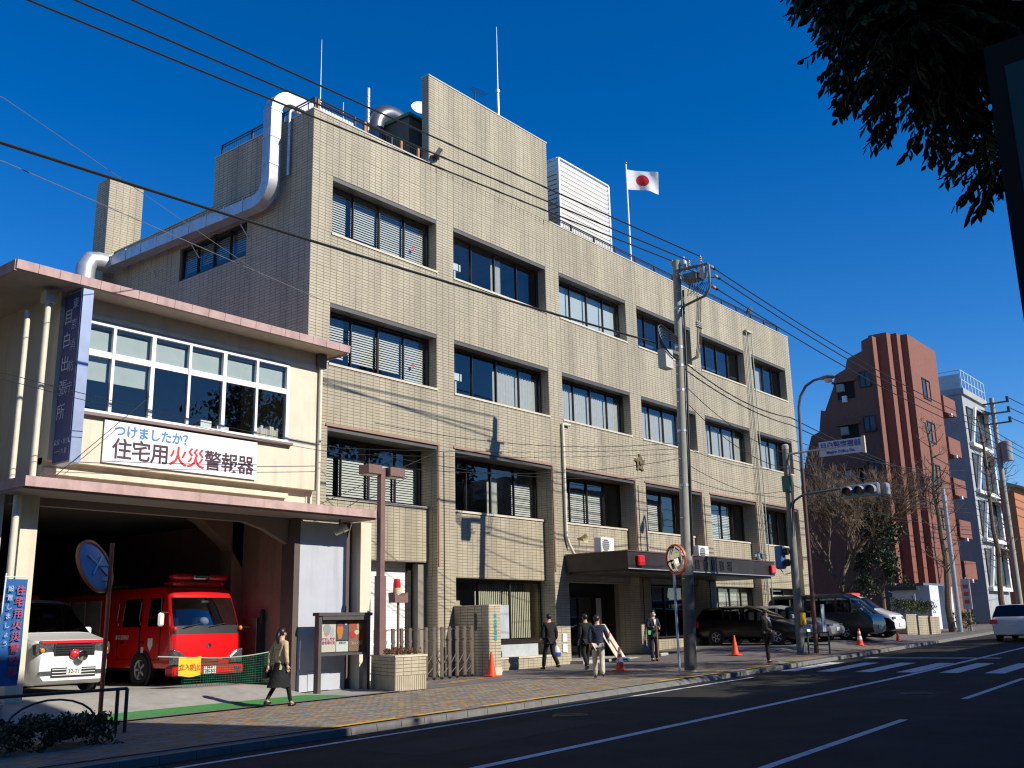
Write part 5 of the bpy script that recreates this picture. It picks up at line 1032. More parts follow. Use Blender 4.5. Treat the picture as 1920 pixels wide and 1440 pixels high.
sb = MB().bbox(36.30,36.48,12.36,13.72,5.86,6.34,.05).build('signal_head', pm('signal_housing', (.26,.29,.33), .45), TP, smooth=True)
for k, c in enumerate(((.03,.10,.08),(.10,.07,.03),(.10,.025,.025))):
    y = 12.62+.43*k; MB().lathe([(.17,.0),(.12,.015),(0,.02)][::-1], 18, (36.285,y,6.1), 'X').build('lens', pm('signal_lens_%d' % k, c, .25), sb, smooth=True)
    m = MB(); P = [[], []]
    for a in np.linspace(-.5, math.pi+.5, 14): P[0].append((36.30,y+.185*math.cos(a),6.1+.185*math.sin(a))); P[1].append((36.06,y+.18*math.cos(a),6.06+.18*math.sin(a)))
    m.grid(P).build('visor', pm('signal_housing', (.26,.29,.33)), sb, smooth='all')
MB().bbox(36.50,36.85,12.12,12.32,5.88,6.32,.04).build('rear_signal_head', pm('signal_housing', (.26,.29,.33)), TP, smooth=True)
pd = MB().bbox(35.78,36.15,16.05,16.35,3.42,4.28,.05).build('pedestrian_signal', pm('ped_blue', (.06,.17,.42), .45), TP, smooth=True)
for z in (3.5, 3.92): MB().lathe([(.13,-.16),(.14,0)], 12, (35.98,16.03,z+.14), 'Y').build('visor', BLACK, pd, smooth=True)
MB().tube([(35.9,16.2,3.42),(36.0,16.1,3.2),(36.2,15.85,3.3)], .02, 6).build('signal_bracket', STEEL, TP)
MB().bbox(36.02,36.34,15.55,15.67,1.35,1.8,.03).build('push_button_box', YELLOW, TP, smooth=True); MB().box(36.0,36.4,15.6,15.9,6.3,6.9).build('control_box', pm('green_box', (.05,.16,.13), .5), TP)
for k in range(4): MB().tube([(36.05+.1*k,15.6,7.6-.3*k),(36.0+.08*k,15.55,6.6),(36.12,15.62,5.2-.2*k)], .014, 5).build('hanging_cable', BLACK, TP, smooth=True)
LP = thing('street_lamp', 'tall street lamp with a curved arm and cobra head in front of the station', 'street lamp', (36.65,15.4,gl(36.6)))
MB().tube([(36.65,15.4,.3),(36.62,15.3,7.2)], [.085,.07], 12).build('lower_pole', pm('lamp_brown', (.10,.045,.04), .5), LP, smooth=True); MB().tube([(36.62,15.3,7.2),(36.6,15.2,9.6),(36.6,15.1,10.0),(36.6,14.85,10.38),(36.6,14.5,10.55),(36.6,14.25,10.58)], [.065,.06,.058,.055,.05,.048], 12).build('arm', pm('lamp_grey', (.12,.14,.18), .45), LP, smooth=True)
hm = MB(); P = []
for y, w_, h_ in ((14.3,.05,.05),(14.15,.12,.09),(13.95,.16,.12),(13.75,.15,.10),(13.62,.06,.04)): P.append([(36.6+w_*math.cos(a), y, 10.56+h_*math.sin(a)*(1 if math.sin(a) > 0 else .6)) for a in np.linspace(0, 2*math.pi, 13)])
hm.grid(P).build('lamp_head', pm('lamp_grey', (.12,.14,.18)), LP, smooth='all'); MB().ball((36.6,13.92,10.47), (.12,.2,.11)).build('lamp_bowl', pm('lamp_opal', (.6,.58,.5)), LP, smooth='all')
GR = thing('green_barrier', 'small green pipe barrier between the signal pole and the street lamp', 'barrier', (36.4,15.5,gl(36.4)))
for y in (15.55, 14.75): MB().tube([(36.3,y,.32),(36.3,y,1.12)], .035, 8).build('post', pm('barrier_green', (.03,.10,.08), .5), GR, smooth=True)
for z in (.65, 1.08): MB().tube([(36.3,15.55,z),(36.3,14.75,z)], .028, 8).build('rail', pm('barrier_green', (.03,.10,.08)), GR, smooth=True)
tag(MB().box(37.2,37.5,15.3,15.34,1.1,2.1).build('pole_sign', pm('pale_sign', (.45,.50,.52), .5)), 'pale rectangular sign plate between the two street poles', 'sign')
# ================================================================== people
def skin(name, V, E_, Rr, m, parent, sub=1, root=0):
    me = bpy.data.meshes.new(name); me.from_pydata(V, E_, []); me.update(); o = bpy.data.objects.new(name, me); COL.objects.link(o)
    md = o.modifiers.new('s', 'SKIN'); md.use_smooth_shade = True
    for i, sv in enumerate(me.skin_vertices[0].data):
        r_ = Rr[i]; sv.radius = r_ if isinstance(r_, tuple) else (r_, r_); sv.use_root = (i == root)
    sb_ = o.modifiers.new('u', 'SUBSURF'); sb_.levels = sub; sb_.render_levels = sub
    dg = bpy.context.evaluated_depsgraph_get(); dg.update(); m2 = bpy.data.meshes.new_from_object(o.evaluated_get(dg)); bpy.data.objects.remove(o); bpy.data.meshes.remove(me)
    m2.materials.clear(); m2.name = name; q = link(name, m2, m, parent, (0,0,0)); m2.shade_smooth(); return q
def person(label, loc, face, H_, legs, arms, top, trousers, shoes, hair, skirt=None, coat=False, lean=0, headturn=0, longhair=False, mask=False, scarf=None, sleeve=None, bulk=1.0):
    """local frame: +y is forward. legs: per side (knee y, knee z, foot y, foot z); arms: per side (elbow xyz, wrist xyz) for a 1.70 m figure"""
    t = thing('person', label, 'person', loc, -face, 'people on the pavement', local=True); k = H_/1.70; S = lambda p: (p[0]*k, p[1]*k, p[2]*k)
    ly = lambda z: lean*(z-.95)
    J = [(0,0,.95),(0,ly(1.12),1.12),(0,ly(1.32),1.32),(0,ly(1.45)+.01,1.45),(0,ly(1.53)+.02,1.53),(0,ly(1.60)+.03,1.60),(0,ly(1.665)+.02,1.665)]
    Rd = [(.135,.105),(.125,.10),(.15,.105),(.055,.06),(.062,.075),(.078,.095),(.055,.07)]; E_ = [(i, i+1) for i in range(6)]
    LI = []; AI = []
    for sd_, (ky, kz, fy, fz) in zip((-1, 1), legs):
        n = len(J); J += [(sd_*.09,0,.88),(sd_*.10,ky,kz),(sd_*.10,fy,fz+.09),(sd_*.105,fy+.10,fz+.03)]; Rd += [.085,.058,.038,.035]; E_ += [(0,n),(n,n+1),(n+1,n+2),(n+2,n+3)]; LI.append(n)
    for sd_, (el, wr) in zip((-1, 1), arms):
        n = len(J); J += [(sd_*.175,ly(1.39),1.39),(sd_*el[0],el[1]+ly(1.2),el[2]),(sd_*wr[0],wr[1]+ly(1.2),wr[2])]; Rd += [.058,.043,.030]; E_ += [(2,n),(n,n+1),(n+1,n+2)]; AI.append(n)
    sc = lambda r_, f=1: tuple(a*k*f for a in r_) if isinstance(r_, tuple) else r_*k*f
    b = skin('body', [S(p) for p in J], E_, [sc(r_) for r_ in Rd], SKIN, t)
    # clothes
    f = 1.14*bulk; VT = [J[0],J[1],J[2]]; RT = [(.155,.125),(.145,.12),(.165,.125)]; ET = [(0,1),(1,2)]
    if coat: VT = [(0,0,.62)]+VT; RT = [(.20,.17)]+RT; ET = [(0,1),(1,2),(2,3)]
    else: VT = [(0,0,.86)]+VT; RT = [(.15,.125)]+RT; ET = [(0,1),(1,2),(2,3)]
    VT.append((0,ly(1.43),1.435)); RT.append((.075,.08)); ET.append((3,4))
    for a in AI: n = len(VT); e, wv = Vector(J[a+1]), Vector(J[a+2]); VT += [J[a],J[a+1],tuple(e.lerp(wv,.88))]; RT += [.072,.058,.046]; ET += [(3,n),(n,n+1),(n+1,n+2)]
    skin('jacket', [S(p) for p in VT], ET, [sc(r_, bulk) for r_ in RT], top, t, root=1)
    if not skirt:
        VL = [(0,0,.93)]; RL = [(.15,.12)]; EL = []
        for a in LI: n = len(VL); kn, an = Vector(J[a+1]), Vector(J[a+2]); VL += [J[a],J[a+1],tuple(an+Vector((0,0,-.02)))]; RL += [.098,.078,.068]; EL += [(0,n),(n,n+1),(n+1,n+2)]
        skin('trousers', [S(p) for p in VL], EL, [sc(r_) for r_ in RL], trousers, t)
    else:
        P = []
        for z, rx, ry, dy in ((.97,.145,.115,0),(.85,.175,.15,0),(.65,.20,.22,-.01),(.43,.22,.30,-.02)): P.append([(rx*k*math.cos(a)*(1+.05*math.sin(5*a)*(1-z)), (ry*math.sin(a)+dy)*k, z*k) for a in np.linspace(0, 2*math.pi, 25)])
        MB().grid(P).build('skirt', skirt, t, smooth='all')
        VL = []
        for a in LI: skin('stocking', [S(J[a]),S(J[a+1]),S(J[a+2])], [(0,1),(1,2)], [sc(.088),sc(.062),sc(.043)], trousers, t)
    for a in LI:
        an, te = Vector(J[a+2]), Vector(J[a+3]); d = te-an; sh_ = MB(); P = []
        for u, w_, h_ in ((-.55,.030,.05),(-.1,.040,.055),(.5,.045,.045),(1.0,.045,.032),(1.35,.025,.02)):
            c = an+d*u; c = Vector((c.x, c.y, an.z-.055+(te.z-an.z+.06)*max(0, u)*.3)); P.append([(c.x*k+w_*k*math.cos(q), c.y*k, c.z*k+h_*k*math.sin(q)*(1 if math.sin(q) > 0 else .55)) for q in np.linspace(0, 2*math.pi, 11)])
        sh_.grid(P); n = len(sh_.v); sh_.f += [tuple(range(11)), tuple(range(n-11, n))]; sh_.build('shoe', shoes, t, smooth='all')
    for i, a in enumerate(AI):
        wv, e = Vector(J[a+2]), Vector(J[a+1]); d = (wv-e).normalized(); sx = -1 if i == 0 else 1; hm_ = MB(); sdv = Vector((0,1,0)) if abs(d.y) < .7 else Vector((0,0,1)); sdv = (sdv-d*sdv.dot(d)).normalized(); cu = d.cross(sdv)*sx
        hm_.tube([wv*k, (wv+d*.05)*k, (wv+d*.09)*k], [.026*k,.034*k,.03*k], 8)
        for q, L_ in ((-.028,.070),(-.010,.080),(.010,.076),(.028,.060)): b0 = wv+d*.08+sdv*q; hm_.tube([b0*k, (b0+d*L_*.5)*k, (b0+d*L_*.85+cu*.025)*k], [.0095*k,.009*k,.007*k], 6)
        b0 = wv+d*.03+sdv*.03; hm_.tube([b0*k, (b0+sdv*.03+d*.03)*k, (b0+sdv*.035+d*.06)*k], [.011*k,.010*k,.008*k], 6); hm_.build('hand', SKIN, t, smooth='all')
    # head: hair, nose, ears, eyes, mouth
    hc = Vector((0, ly(1.6)+.03, 1.605)); q = Matrix.Rotation(headturn, 3, 'Z'); hp = lambda p: tuple((hc+q @ Vector(p))*k)
    hr = MB(); hr.ball((0,0,0), (.088,.108,.105), 14, 10); hr.v = [(x, y, z) for x, y, z in hr.v]; V2 = []
    for x, y, z in hr.v:
        if y > .035 and z < .055: y = .035+(y-.035)*.15; x *= .93
        if z < -.02 and y > -.035 and not longhair: z = -.02+(z+.02)*.45
        V2.append(hp((x, y-.012, z+.022)))
    hr.v = V2; hr.build('hair', hair, t, smooth='all')
    if longhair: MB().tube([hp((0,-.09,.03)), hp((0,-.13,-.06)), hp((0,-.12,-.18)), hp((0,-.10,-.26))], [.045*k,.05*k,.04*k,.012*k], 8).build('ponytail', hair, t, smooth='all')
    fc = MB().tube([hp((0,.085,.01)), hp((0,.108,-.022)), hp((0,.088,-.032))], [.009*k,.013*k,.008*k], 6)
    for sx in (-1, 1): fc.ball(hp((sx*.082,-.005,-.01)), (.010*k,.018*k,.028*k), 8, 6)
    fc.build('nose_and_ears', SKIN, t, smooth='all'); ey = MB()
    for sx in (-1, 1): ey.ball(hp((sx*.032,.087,.008)), (.011*k,.006*k,.006*k), 8, 6)
    ey.build('eyes', BLACK, t)
    if mask: MB().ball(hp((0,.062,-.045)), (.062*k,.045*k,.042*k), 12, 8).build('face_mask', WPAINT, t, smooth='all')
    else: MB().cbox(hp((0,.092,-.052)), (.038*k,.006,.008)).build('mouth', pm('lips', (.40,.16,.13), .6), t)
    if scarf: MB().tube([hp((.06,.06,-.13)), hp((0,.10,-.15)), hp((-.07,.04,-.13)), hp((0,-.08,-.11)), hp((.07,.03,-.13)), hp((.05,.12,-.25)), hp((.03,.14,-.42))], [.035*k]*5+[.045*k,.04*k], 8).build('scarf', scarf, t, smooth='all')
    return t, k
cl = lambda n, c, r_=.85: pm('cloth_'+n, c, r_, 0, .2, 10, .9, 16)
HAIR = pm('black_hair', (.012,.010,.009), .45); HAIRB = pm('brown_hair', (.025,.015,.010), .45)
WALK = [(.14,.50,.22,.0),(-.02,.52,-.30,.06)]; WALK2 = [(-.02,.52,-.28,.06),(.14,.50,.24,.0)]; STAND = [(.02,.50,.0,0),(.015,.50,.03,0)]
HANGA = ((.23,-.06,1.14),(.23,.02,.90)); HANGB = ((.23,.05,1.14),(.23,.16,.92)); HANGC = ((.23,-.12,1.15),(.22,-.16,.90))
w_, k_ = person('woman in a beige jacket and black skirt walking right past the fire station', (13.95,17.75,gl(13.9)), R(90), 1.60, WALK2, [HANGC, ((.22,-.02,1.14),(.215,.03,.90))], cl('beige',(.52,.40,.22)), cl('black_tights',(.006,.006,.007)), pm('shoe_black', (.01,.01,.01), .3), HAIR, skirt=cl('black_skirt',(.005,.005,.006)), longhair=True)
MB().bbox(-.40*k_,-.28*k_,-.18*k_,.10*k_,.62*k_,.88*k_,.03).build('bag', pm('bag_black', (.012,.012,.012), .5), w_)
m1, k_ = person('man in black walking away carrying a white and blue plastic bag', (26.75,20.25,gl(26.9)), R(15), 1.74, WALK, [((.25,.05,1.15),(.22,.14,.95)), ((.27,-.03,1.14),(.26,.0,.88))], cl('black_coat',(.005,.005,.006)), cl('black_trousers',(.005,.005,.006)), pm('shoe_black', (.01,.01,.01)), HAIR, bulk=1.12)
MB().lathe([(.02,.75),(.10,.66),(.14,.52),(.13,.40),(.0,.38)], 12, (.30,.03,0)).build('plastic_bag', pm('bag_white', (.55,.57,.62), .5), m1, smooth=True); MB().lathe([(.143,.53),(.147,.48),(.136,.40)], 12, (.30,.03,0)).build('bag_print', pm('bag_blue', (.03,.07,.35), .5), m1, smooth=True)
person('man in dark clothes half hidden behind the man with the baton', (26.6,18.7,gl(26.6)), R(30), 1.70, WALK2, [HANGA, HANGB], cl('charcoal',(.006,.006,.007)), cl('black_trousers',(.005,.005,.006)), pm('shoe_black', (.01,.01,.01)), HAIR, bulk=1.08)
m3, k_ = person('man in a navy jacket and beige trousers holding a red baton', (23.25,15.95,gl(23.2)), R(55), 1.66, WALK, [((.24,-.08,1.14),(.22,-.02,.92)), ((.27,-.02,1.13),(.30,.22,1.02))], cl('navy_jacket',(.012,.016,.040)), cl('beige_trousers',(.55,.48,.38)), pm('shoe_brown', (.05,.03,.02), .5), HAIR, headturn=R(-25), bulk=1.12)
MB().tube([(.30,.28,1.0),(.34,.52,1.22)], .018, 8).build('red_baton', pm('baton_red', (.65,.05,.08), .4), m3, smooth=True); skin('pale_sleeve', [(.27,-.02,1.10),(.30,.20,1.0)], [(0,1)], [.066,.055], cl('pale_sleeve',(.42,.42,.44)), m3)
gd, k_ = person('guard in a dark suit and white face mask standing with a long wooden staff', (31.4,19.15,gl(31.4)), R(205), 1.74, STAND, [((.25,.02,1.13),(.10,.22,1.10)), ((.25,.02,1.13),(.08,.22,1.14))], cl('navy_uniform',(.014,.016,.030)), cl('navy_uniform',(.014,.016,.030)), pm('shoe_black', (.01,.01,.01)), HAIRB, mask=True)
MB().tube([(.05,.32,.0),(.05,.30,1.22)], .018, 8).build('staff', pm('staff_wood', (.42,.18,.06), .5), gd, smooth=True); MB().prism([(-.035,1.44),(.035,1.44),(.05,1.40),(0,1.22),(-.05,1.40)], 'Y', .125, .135).build('shirt_front', WPAINT, gd); MB().box(.20,.30,.10,.14,.92,1.06).build('green_armband', pm('armband', (.08,.5,.12), .5), gd)
sp_, k_ = person('person in a dark coat and pale scarf standing at the kerb', (30.85,14.6,gl(30.8)), R(160), 1.62, STAND, [((.23,.03,1.13),(.10,.20,1.02)), ((.23,.03,1.13),(.10,.20,1.0))], cl('olive_coat',(.045,.038,.028)), cl('dark_trousers',(.015,.015,.015)), pm('shoe_black', (.01,.01,.01)), HAIRB, coat=True, scarf=cl('grey_scarf',(.35,.34,.31)))
MB().bbox(.02,.26,.16,.26,.66,.92,.03).build('handbag', pm('bag_black', (.012,.012,.012)), sp_)
tag(MB().grid([[(x, y, gz(x)+.012) for x in (30.6,31.1,31.5)] for y in (14.1,14.5)]).build('manhole_plate', pm('pale_plate', (.45,.45,.44), .7)), 'pale square cover plate in the pavement at the waiting person', 'cover plate')
# ================================================================== buildings further along the street
BRK = pm('brick_tile_red', (.225,.088,.06), .8, 0, .14, 6, .25, 40, stain=.2); BRKD = pm('brick_soffit', (.12,.05,.04), .85)
FARGL = pm('far_window_glass', (.06,.075,.09), .06, 0, .5, .8)
BK = thing('brick_apartment_block', 'reddish brown tiled apartment block with vertical fins and a stepped roof line', 'building', (70,22,0))
XB = 66.5
prof = [(21.99,20.3),(22.75,20.05),(22.8,19.35),(23.85,19.0),(24.05,18.3),(24.8,18.0),(25.0,17.2),(25.75,15.6),(26.05,15.7),(26.3,14.2),(26.9,14.0),(27.4,12.6),(28.4,9.0),(30,6),(30,0),(21.99,0)]
MB().prism(prof, 'X', XB, 75.5).build('wall', BRK, BK)
steps = [(XB,67.4,21.99,20.3),(67.4,68.3,21.30,20.6),(68.3,69.1,20.90,20.65),(69.1,75.4,20.45,20.65)]
for i, (a, b, y, z) in enumerate(steps[1:]): MB().box(a, b if i == 2 else b+.02, y, 22.55, 0, z+.01*i).build('fin', BRK, BK)
MB().box(75.52, 78.6, 21.6, 27, 0, 19.4).build('wing', BRK, BK)
for k, z in enumerate((17.0, 13.9, 10.9, 7.9, 5.0)):
    MB().box(75.43, 78.4, 20.3, 21.58, z-.9, z+.35).build('balcony', BRK, BK); MB().box(76.3, 76.6, 20.1, 20.29, z-1.15, z-.92).build('balcony_lamp', WPAINT, BK)
    w_ = window(BK, 71.2, 72.9, z-.55, z+.95, 20.39, 2, fw=.08, gl=FARGL); 
    window(BK, 22.35, 23.05 if False else 23.15, z-.2, z+.9, XB-.12, 2, axis='Y', fw=.05, gl=FARGL)
    window(BK, 23.9, 24.7, z-.6, z+.6, XB-.12, 2, axis='Y', fw=.05, gl=FARGL) if z < 12 else None
for z in (16.2, 13.2, 10.2):
    b = MB().box(XB-.02, XB-.006, 23.55, 24.75, z, z+1.15).build('balcony_shade', pm('recess_shade', (.015,.012,.011), .9), BK)  # dark panel on the wall stands for the shade in the balcony recess
    MB().bbox(XB-.3, XB-.03, 24.2, 24.7, z+.5, z+1.05, .02).build('air_conditioner', pm('ac_old', (.30,.31,.28), .6), BK); MB().box(XB-.25, XB-.03, 24.1, 24.4, z-.25, z+.2).build('white_panel', WPAINT, BK)
    MB().box(XB-.28, XB-.0, 23.4, 25.0, z+1.16, z+1.3).build('ledge', BRK, BK)
for z in (12.3, 15.3, 18.1): MB().box(XB-.12, XB, 21.95, 22.05, z, z+1.9).build('lit_fin', BRK, BK)
MB().box(74.5, 76.4, 21.2, 21.3, 0.6, 3.4).build('entrance_shade', pm('recess_shade', (.015,.012,.011)), BK)  # flat dark panel painted as the shade inside the entrance
MB().box(XB-.05, XB-.01, 21.9, 30, .3, 2.0).build('plinth', BRKD, BK)
# pale concrete block with slanted white frames
GB = thing('concrete_office_block', 'narrow grey concrete block with white slanted window frames and a roof terrace', 'building', (83,22,0))
CG = pm('block_grey', (.36,.38,.38), .8, 0, .1, 1, stain=.25)
MB().box(80.5, 87.3, 20.4, 30, 0, 19.0).build('wall', CG, GB); MB().box(80.4, 87.5, 20.2, 30, 19.0, 19.5).build('roof_slab', CG, GB)
for z in (3.6, 7.4, 11.2, 15.0):
    F_ = MB().box(81.0, 87.0, 20.05, 20.38, z-.2, z+.1).build('balcony_slab', WPAINT, GB); window(GB, 81.2, 86.2, z+.3, z+3.1, 20.30, 3, fw=.09, fmat=DKFRAME, gl=FARGL)
    MB().add([(81.2,20.1,z+.1),(81.5,20.1,z+.1),(83.4,20.1,z+3.3),(83.1,20.1,z+3.3),(81.2,20.3,z+.1),(81.5,20.3,z+.1),(83.4,20.3,z+3.3),(83.1,20.3,z+3.3)], [(0,1,2,3),(4,7,6,5),(0,3,7,4),(1,5,6,2)]).build('slanted_frame', WPAINT, GB)
    MB().box(86.3, 86.7, 20.0, 20.36, z+.1, z+3.4).build('white_post', WPAINT, GB); MB().add([(84.5,20.3,z+3.4),(87.0,20.3,z+3.4),(87.0,19.3,z+2.9),(84.5,19.3,z+2.9)], [(0,1,2,3)]).build('awning', pm('awning_grey', (.20,.21,.23), .6), GB)
    MB().box(87.6, 88.2, 20.6, 21.2, z+1.6, z+2.2).build('wall_unit', WPAINT, GB)
tr = MB()
for x in np.linspace(80.5, 87.4, 8): tr.tube([(x,20.3,19.5),(x,20.3,21.0)], .05, 6)
for z in (20.2, 21.0): tr.tube([(80.5,20.3,z),(87.4,20.3,z)], .05, 6).tube([(80.5,20.3,z),(80.5,25,z)], .05, 6)
tr.build('terrace_railing', pm('pale_blue_rail', (.45,.56,.62), .5), GB); MB().box(80.45, 80.5, 20.4, 24, 19.5, 20.7).build('terrace_screen', pm('pale_blue_rail', (.45,.56,.62)), GB)

GB.location = GB.location+Vector((3.6,.8,0))
OB = thing('orange_brick_house', 'orange brick building with a teal roof at the right edge', 'building', (100,22,0))
MB().box(94, 112, 20.5, 32, 0, 12.3).build('wall', pm('orange_brick', (.42,.16,.07), .8, 0, .12, 4), OB); MB().prism([(19.8,12.3),(32,12.3),(26,14.6)], 'X', 93.6, 112.4).build('roof', pm('teal_roof', (.10,.36,.33), .6), OB); window(OB, 96, 99, 7, 9, 20.42, 2, fw=.1, gl=FARGL); window(OB, 101, 104, 7, 9, 20.42, 2, fw=.1, gl=FARGL)
FB = thing('far_shop_row', 'pale far building closing the street behind the bare trees', 'building', (125,20,0)); MB().box(114, 140, 16, 40, 0, 10).build('wall', CG, FB); window(FB, 117, 121, 4, 6, 15.9, 3, fw=.12, gl=FARGL)
# white police box style wall by the brick block
WB = thing('white_annex', 'small white annex wall with a dark porch roof in front of the brick block', 'building', (63,20,.8))
WAN = pm('annex_white', (.62,.66,.72), .7, 0, .04)
MB().box(61.5, 63.2, 18.65, 21.0, .5, 3.35).build('wall', WAN, WB); MB().box(63.9, 65.4, 18.5, 20.5, .6, 3.3).build('side_wall', WAN, WB); MB().box(61.3, 66, 18.9, 21.4, 3.36, 3.5).build('roof', pm('annex_roof', (.10,.13,.18), .6), WB)
MB().prism([(20.2,2.75),(21.6,2.75),(20.9,3.1)], 'X', 61.0, 61.49).build('porch_gable', pm('annex_roof', (.10,.13,.18)), WB); MB().box(61.44, 61.49, 19.4, 19.6, 2.2, 2.5).build('wall_plate', BLACK, WB)
BD = thing('information_board', 'white lit information board with a blue picture behind the hedge planters', 'notice board', (57,18.8,.7)); MB().box(57.0, 57.1, 18.1, 19.3, 1.5, 3.0).build('panel', pm('info_white', (.62,.66,.68), .5), BD); MB().box(56.98, 56.995, 18.75, 19.0, 1.7, 2.3).build('picture', pm('info_blue', (.10,.30,.55), .6), BD)
for y in (18.15, 19.25): MB().box(57.0, 57.08, y-.04, y+.04, .6, 1.5).build('leg', DKMETAL, BD)
MB().box(56.8, 57.3, 17.9, 19.5, 3.0, 3.2).build('roof', DKMETAL, BD)
for i in range(10): MB().box(56.985, 56.998, 18.2+.1*(i % 3), 18.26+.1*(i % 3), 1.7+.28*(i//3), 1.85+.28*(i//3)).build('print', pm('info_ink', (.2,.22,.25), .6), BD)
# hedge planters
for i, (x0, lb) in enumerate(((50.6,'first tiled hedge planter beside the patrol van'),(52.4,'middle tiled hedge planter'),(54.3,'last tiled hedge planter nearest the white annex'))):
    g0 = gf(x0, 17); p = thing('hedge_planter', lb, 'planter', (x0+.7,17,g0), group='hedge planters'); MB().box(x0,x0+1.5,16.6,17.5,g0-.1,g0+.86).build('core', GROUT, p)
    tiles([((0,16.592,0),(1,0,0),(0,0,1),(0,-1,0),x0,x0+1.5,g0,g0+.86),((x0-.008,0,0),(0,-1,0),(0,0,1),(-1,0,0),-17.5,-16.6,g0,g0+.86)], 'tiles', p)
    MB().box(x0-.02,x0+1.52,16.57,17.52,g0+.862,g0+.9).build('coping', SILL, p)
    hedge('clipped_hedge', ('dark clipped hedge in the first planter','rounded clipped hedge in the middle planter','green clipped hedge in the last planter')[i], x0+.1, x0+1.4, 16.65, 17.4, g0+.9, g0+1.65, 900, 20+i, size=.12)
hedge('low_shrub', 'round green shrub at the foot of the street tree', 57.6, 58.8, 15.6, 16.4, gz(58), gz(58)+1.0, 700, 31, island('bright_shrub', [(.05,.09,.02),(.09,.10,.02),(.14,.10,.02),(.04,.07,.02)], .6), .14)
# ------------------------------------------------------------------ trees
BARK = pm('bark', (.17,.13,.09), .9, 0, .25, 6, .4, 40); TWIG = pm('twig_tan', (.19,.13,.08), .9, 0, .2, 6)
def tree(name, label, base, h, spread, seed, fork=.3, depth=5, r0=.14, nb=3, grp='street trees', up_=.55, twigm=TWIG, pollard=False, drop=None):
    t = thing(name, label, 'tree', base, 0, grp); r_ = random.Random(seed); tk = MB(); br = MB(); tw = MB(); tips = []
    b = Vector(base); top = b+Vector((r_.uniform(-.2,.2), r_.uniform(-.2,.2), h*fork)); tk.tube([b, b.lerp(top,.5)+Vector((r_.uniform(-.08,.08),r_.uniform(-.08,.08),0)), top], [r0*1.15, r0, r0*.82], 9)
    def grow(p, d, L_, rad, lv):
        mid = p+d*L_*.5+Vector([r_.uniform(-.06,.06)*L_ for _ in range(3)]); e = p+d*L_; mb = br if lv < 3 else tw
        mb.tube([p, mid, e], [rad, rad*.8, rad*.6], 6 if lv < 3 else 3, False)
        if lv >= depth: tips.append(e); return
        for k in range(nb if lv < depth-1 else nb+1):
            ax = Vector([r_.gauss(0,1) for _ in range(3)]); ax = (ax-d*ax.dot(d)).normalized(); nd = (d*r_.uniform(.6,1)+ax*spread*r_.uniform(.5,1)+Vector((0,0,up_*.3))).normalized(); grow(e if k else mid.lerp(e,.5), nd, L_*r_.uniform(.58,.8), max(.010, rad*.55), lv+1)
    n0 = nb+1
    for k in range(n0):
        an = 2*math.pi*k/n0+r_.uniform(-.4,.4); d = Vector((math.cos(an)*spread, math.sin(an)*spread, up_+.5)).normalized(); grow(top-Vector((0,0,r_.uniform(0,h*fork*.25))), d, h*.27*r_.uniform(.85,1.15), r0*.55, 1)
    if pollard: grow(top, Vector((0,0,1)), h*.3, r0*.7, 1)
    tk.build('trunk', BARK, t, smooth=True); br.build('branches', BARK, t, smooth=True); stuff(tw.build('twigs', twigm, t)); return t, tips
tree('bare_tree', 'large bare tree with tan twigs spreading in front of the brick block', (58.5,22.5,.7), 11.2, .62, 5, fork=.20, depth=6, r0=.20, nb=4)
for x, y, hh, sd_, lb in ((57.9,16.6,11.5,8,'slender bare street tree with short side shoots near the silver pole'),(70.5,16.9,13.5,9,'pollarded bare street tree in front of the grey block'),(76,17.3,14,10,'furthest pollarded street tree at the right edge')):
    t = thing('street_tree', lb, 'tree', (x,y,gz(x)), 0, 'street trees'); r_ = random.Random(sd_); P = [Vector((x+r_.uniform(-.12,.12)*(k > 0), y+r_.uniform(-.12,.12)*(k > 0), gz(x)+hh*k/9)) for k in range(10)]
    MB().tube(P, [.20-.016*k for k in range(10)], 8).build('trunk', BARK, t, smooth=True); tw = MB(); bb = MB()
    for k in range(46):
        u = r_.uniform(.25, 1); p = P[min(8, int(u*9))].lerp(P[min(9, int(u*9)+1)], u*9 % 1); an = r_.uniform(0, 6.28); L_ = r_.uniform(.6, 1.9)*(1.2-u*.6); d = Vector((math.cos(an), math.sin(an), r_.uniform(.2,.9))).normalized()
        m = p+d*L_*.6; e = m+(d+Vector((0,0,.5))).normalized()*L_*.5; bb.tube([p, m, e], [.035,.022,.01], 5, False)
        for q in range(4): s_ = p.lerp(e, r_.uniform(.3,1)); dd = Vector((r_.gauss(0,1), r_.gauss(0,1), r_.gauss(.5,.7))).normalized(); tw.tube([s_, s_+dd*r_.uniform(.25,.7)], [.012,.005], 3, False)
    bb.build('branches', BARK, t, smooth=True); stuff(tw.build('twigs', TWIG, t))
ET_ = thing('evergreen_tree', 'dark evergreen tree standing beside the bare tree behind the parked vans', 'tree', (58.6,20.4,.7), 0, 'street trees')
MB().tube([(58.6,20.4,.6),(58.7,20.4,3),(58.5,20.3,6)], [.14,.11,.04], 8).build('trunk', BARK, ET_, smooth=True); rr = np.random.RandomState(4); pts = []
for k in range(34):
    z = rr.uniform(2.6, 8.0); a = rr.uniform(0, 6.28); rad = (1.5 if z < 6 else 1.5*(8.4-z)/2.4)*rr.uniform(.3, 1); c = np.array([58.6+rad*math.cos(a), 20.4+rad*math.sin(a), z]); pts += list(c+rr.normal(0, .22, (9, 3)))
br_ = MB()
for k in range(0, len(pts), 12): z = pts[k][2]; br_.tube([(58.62,20.38,max(1.5, z-.8)), tuple(pts[k])], [.03,.01], 4, False)
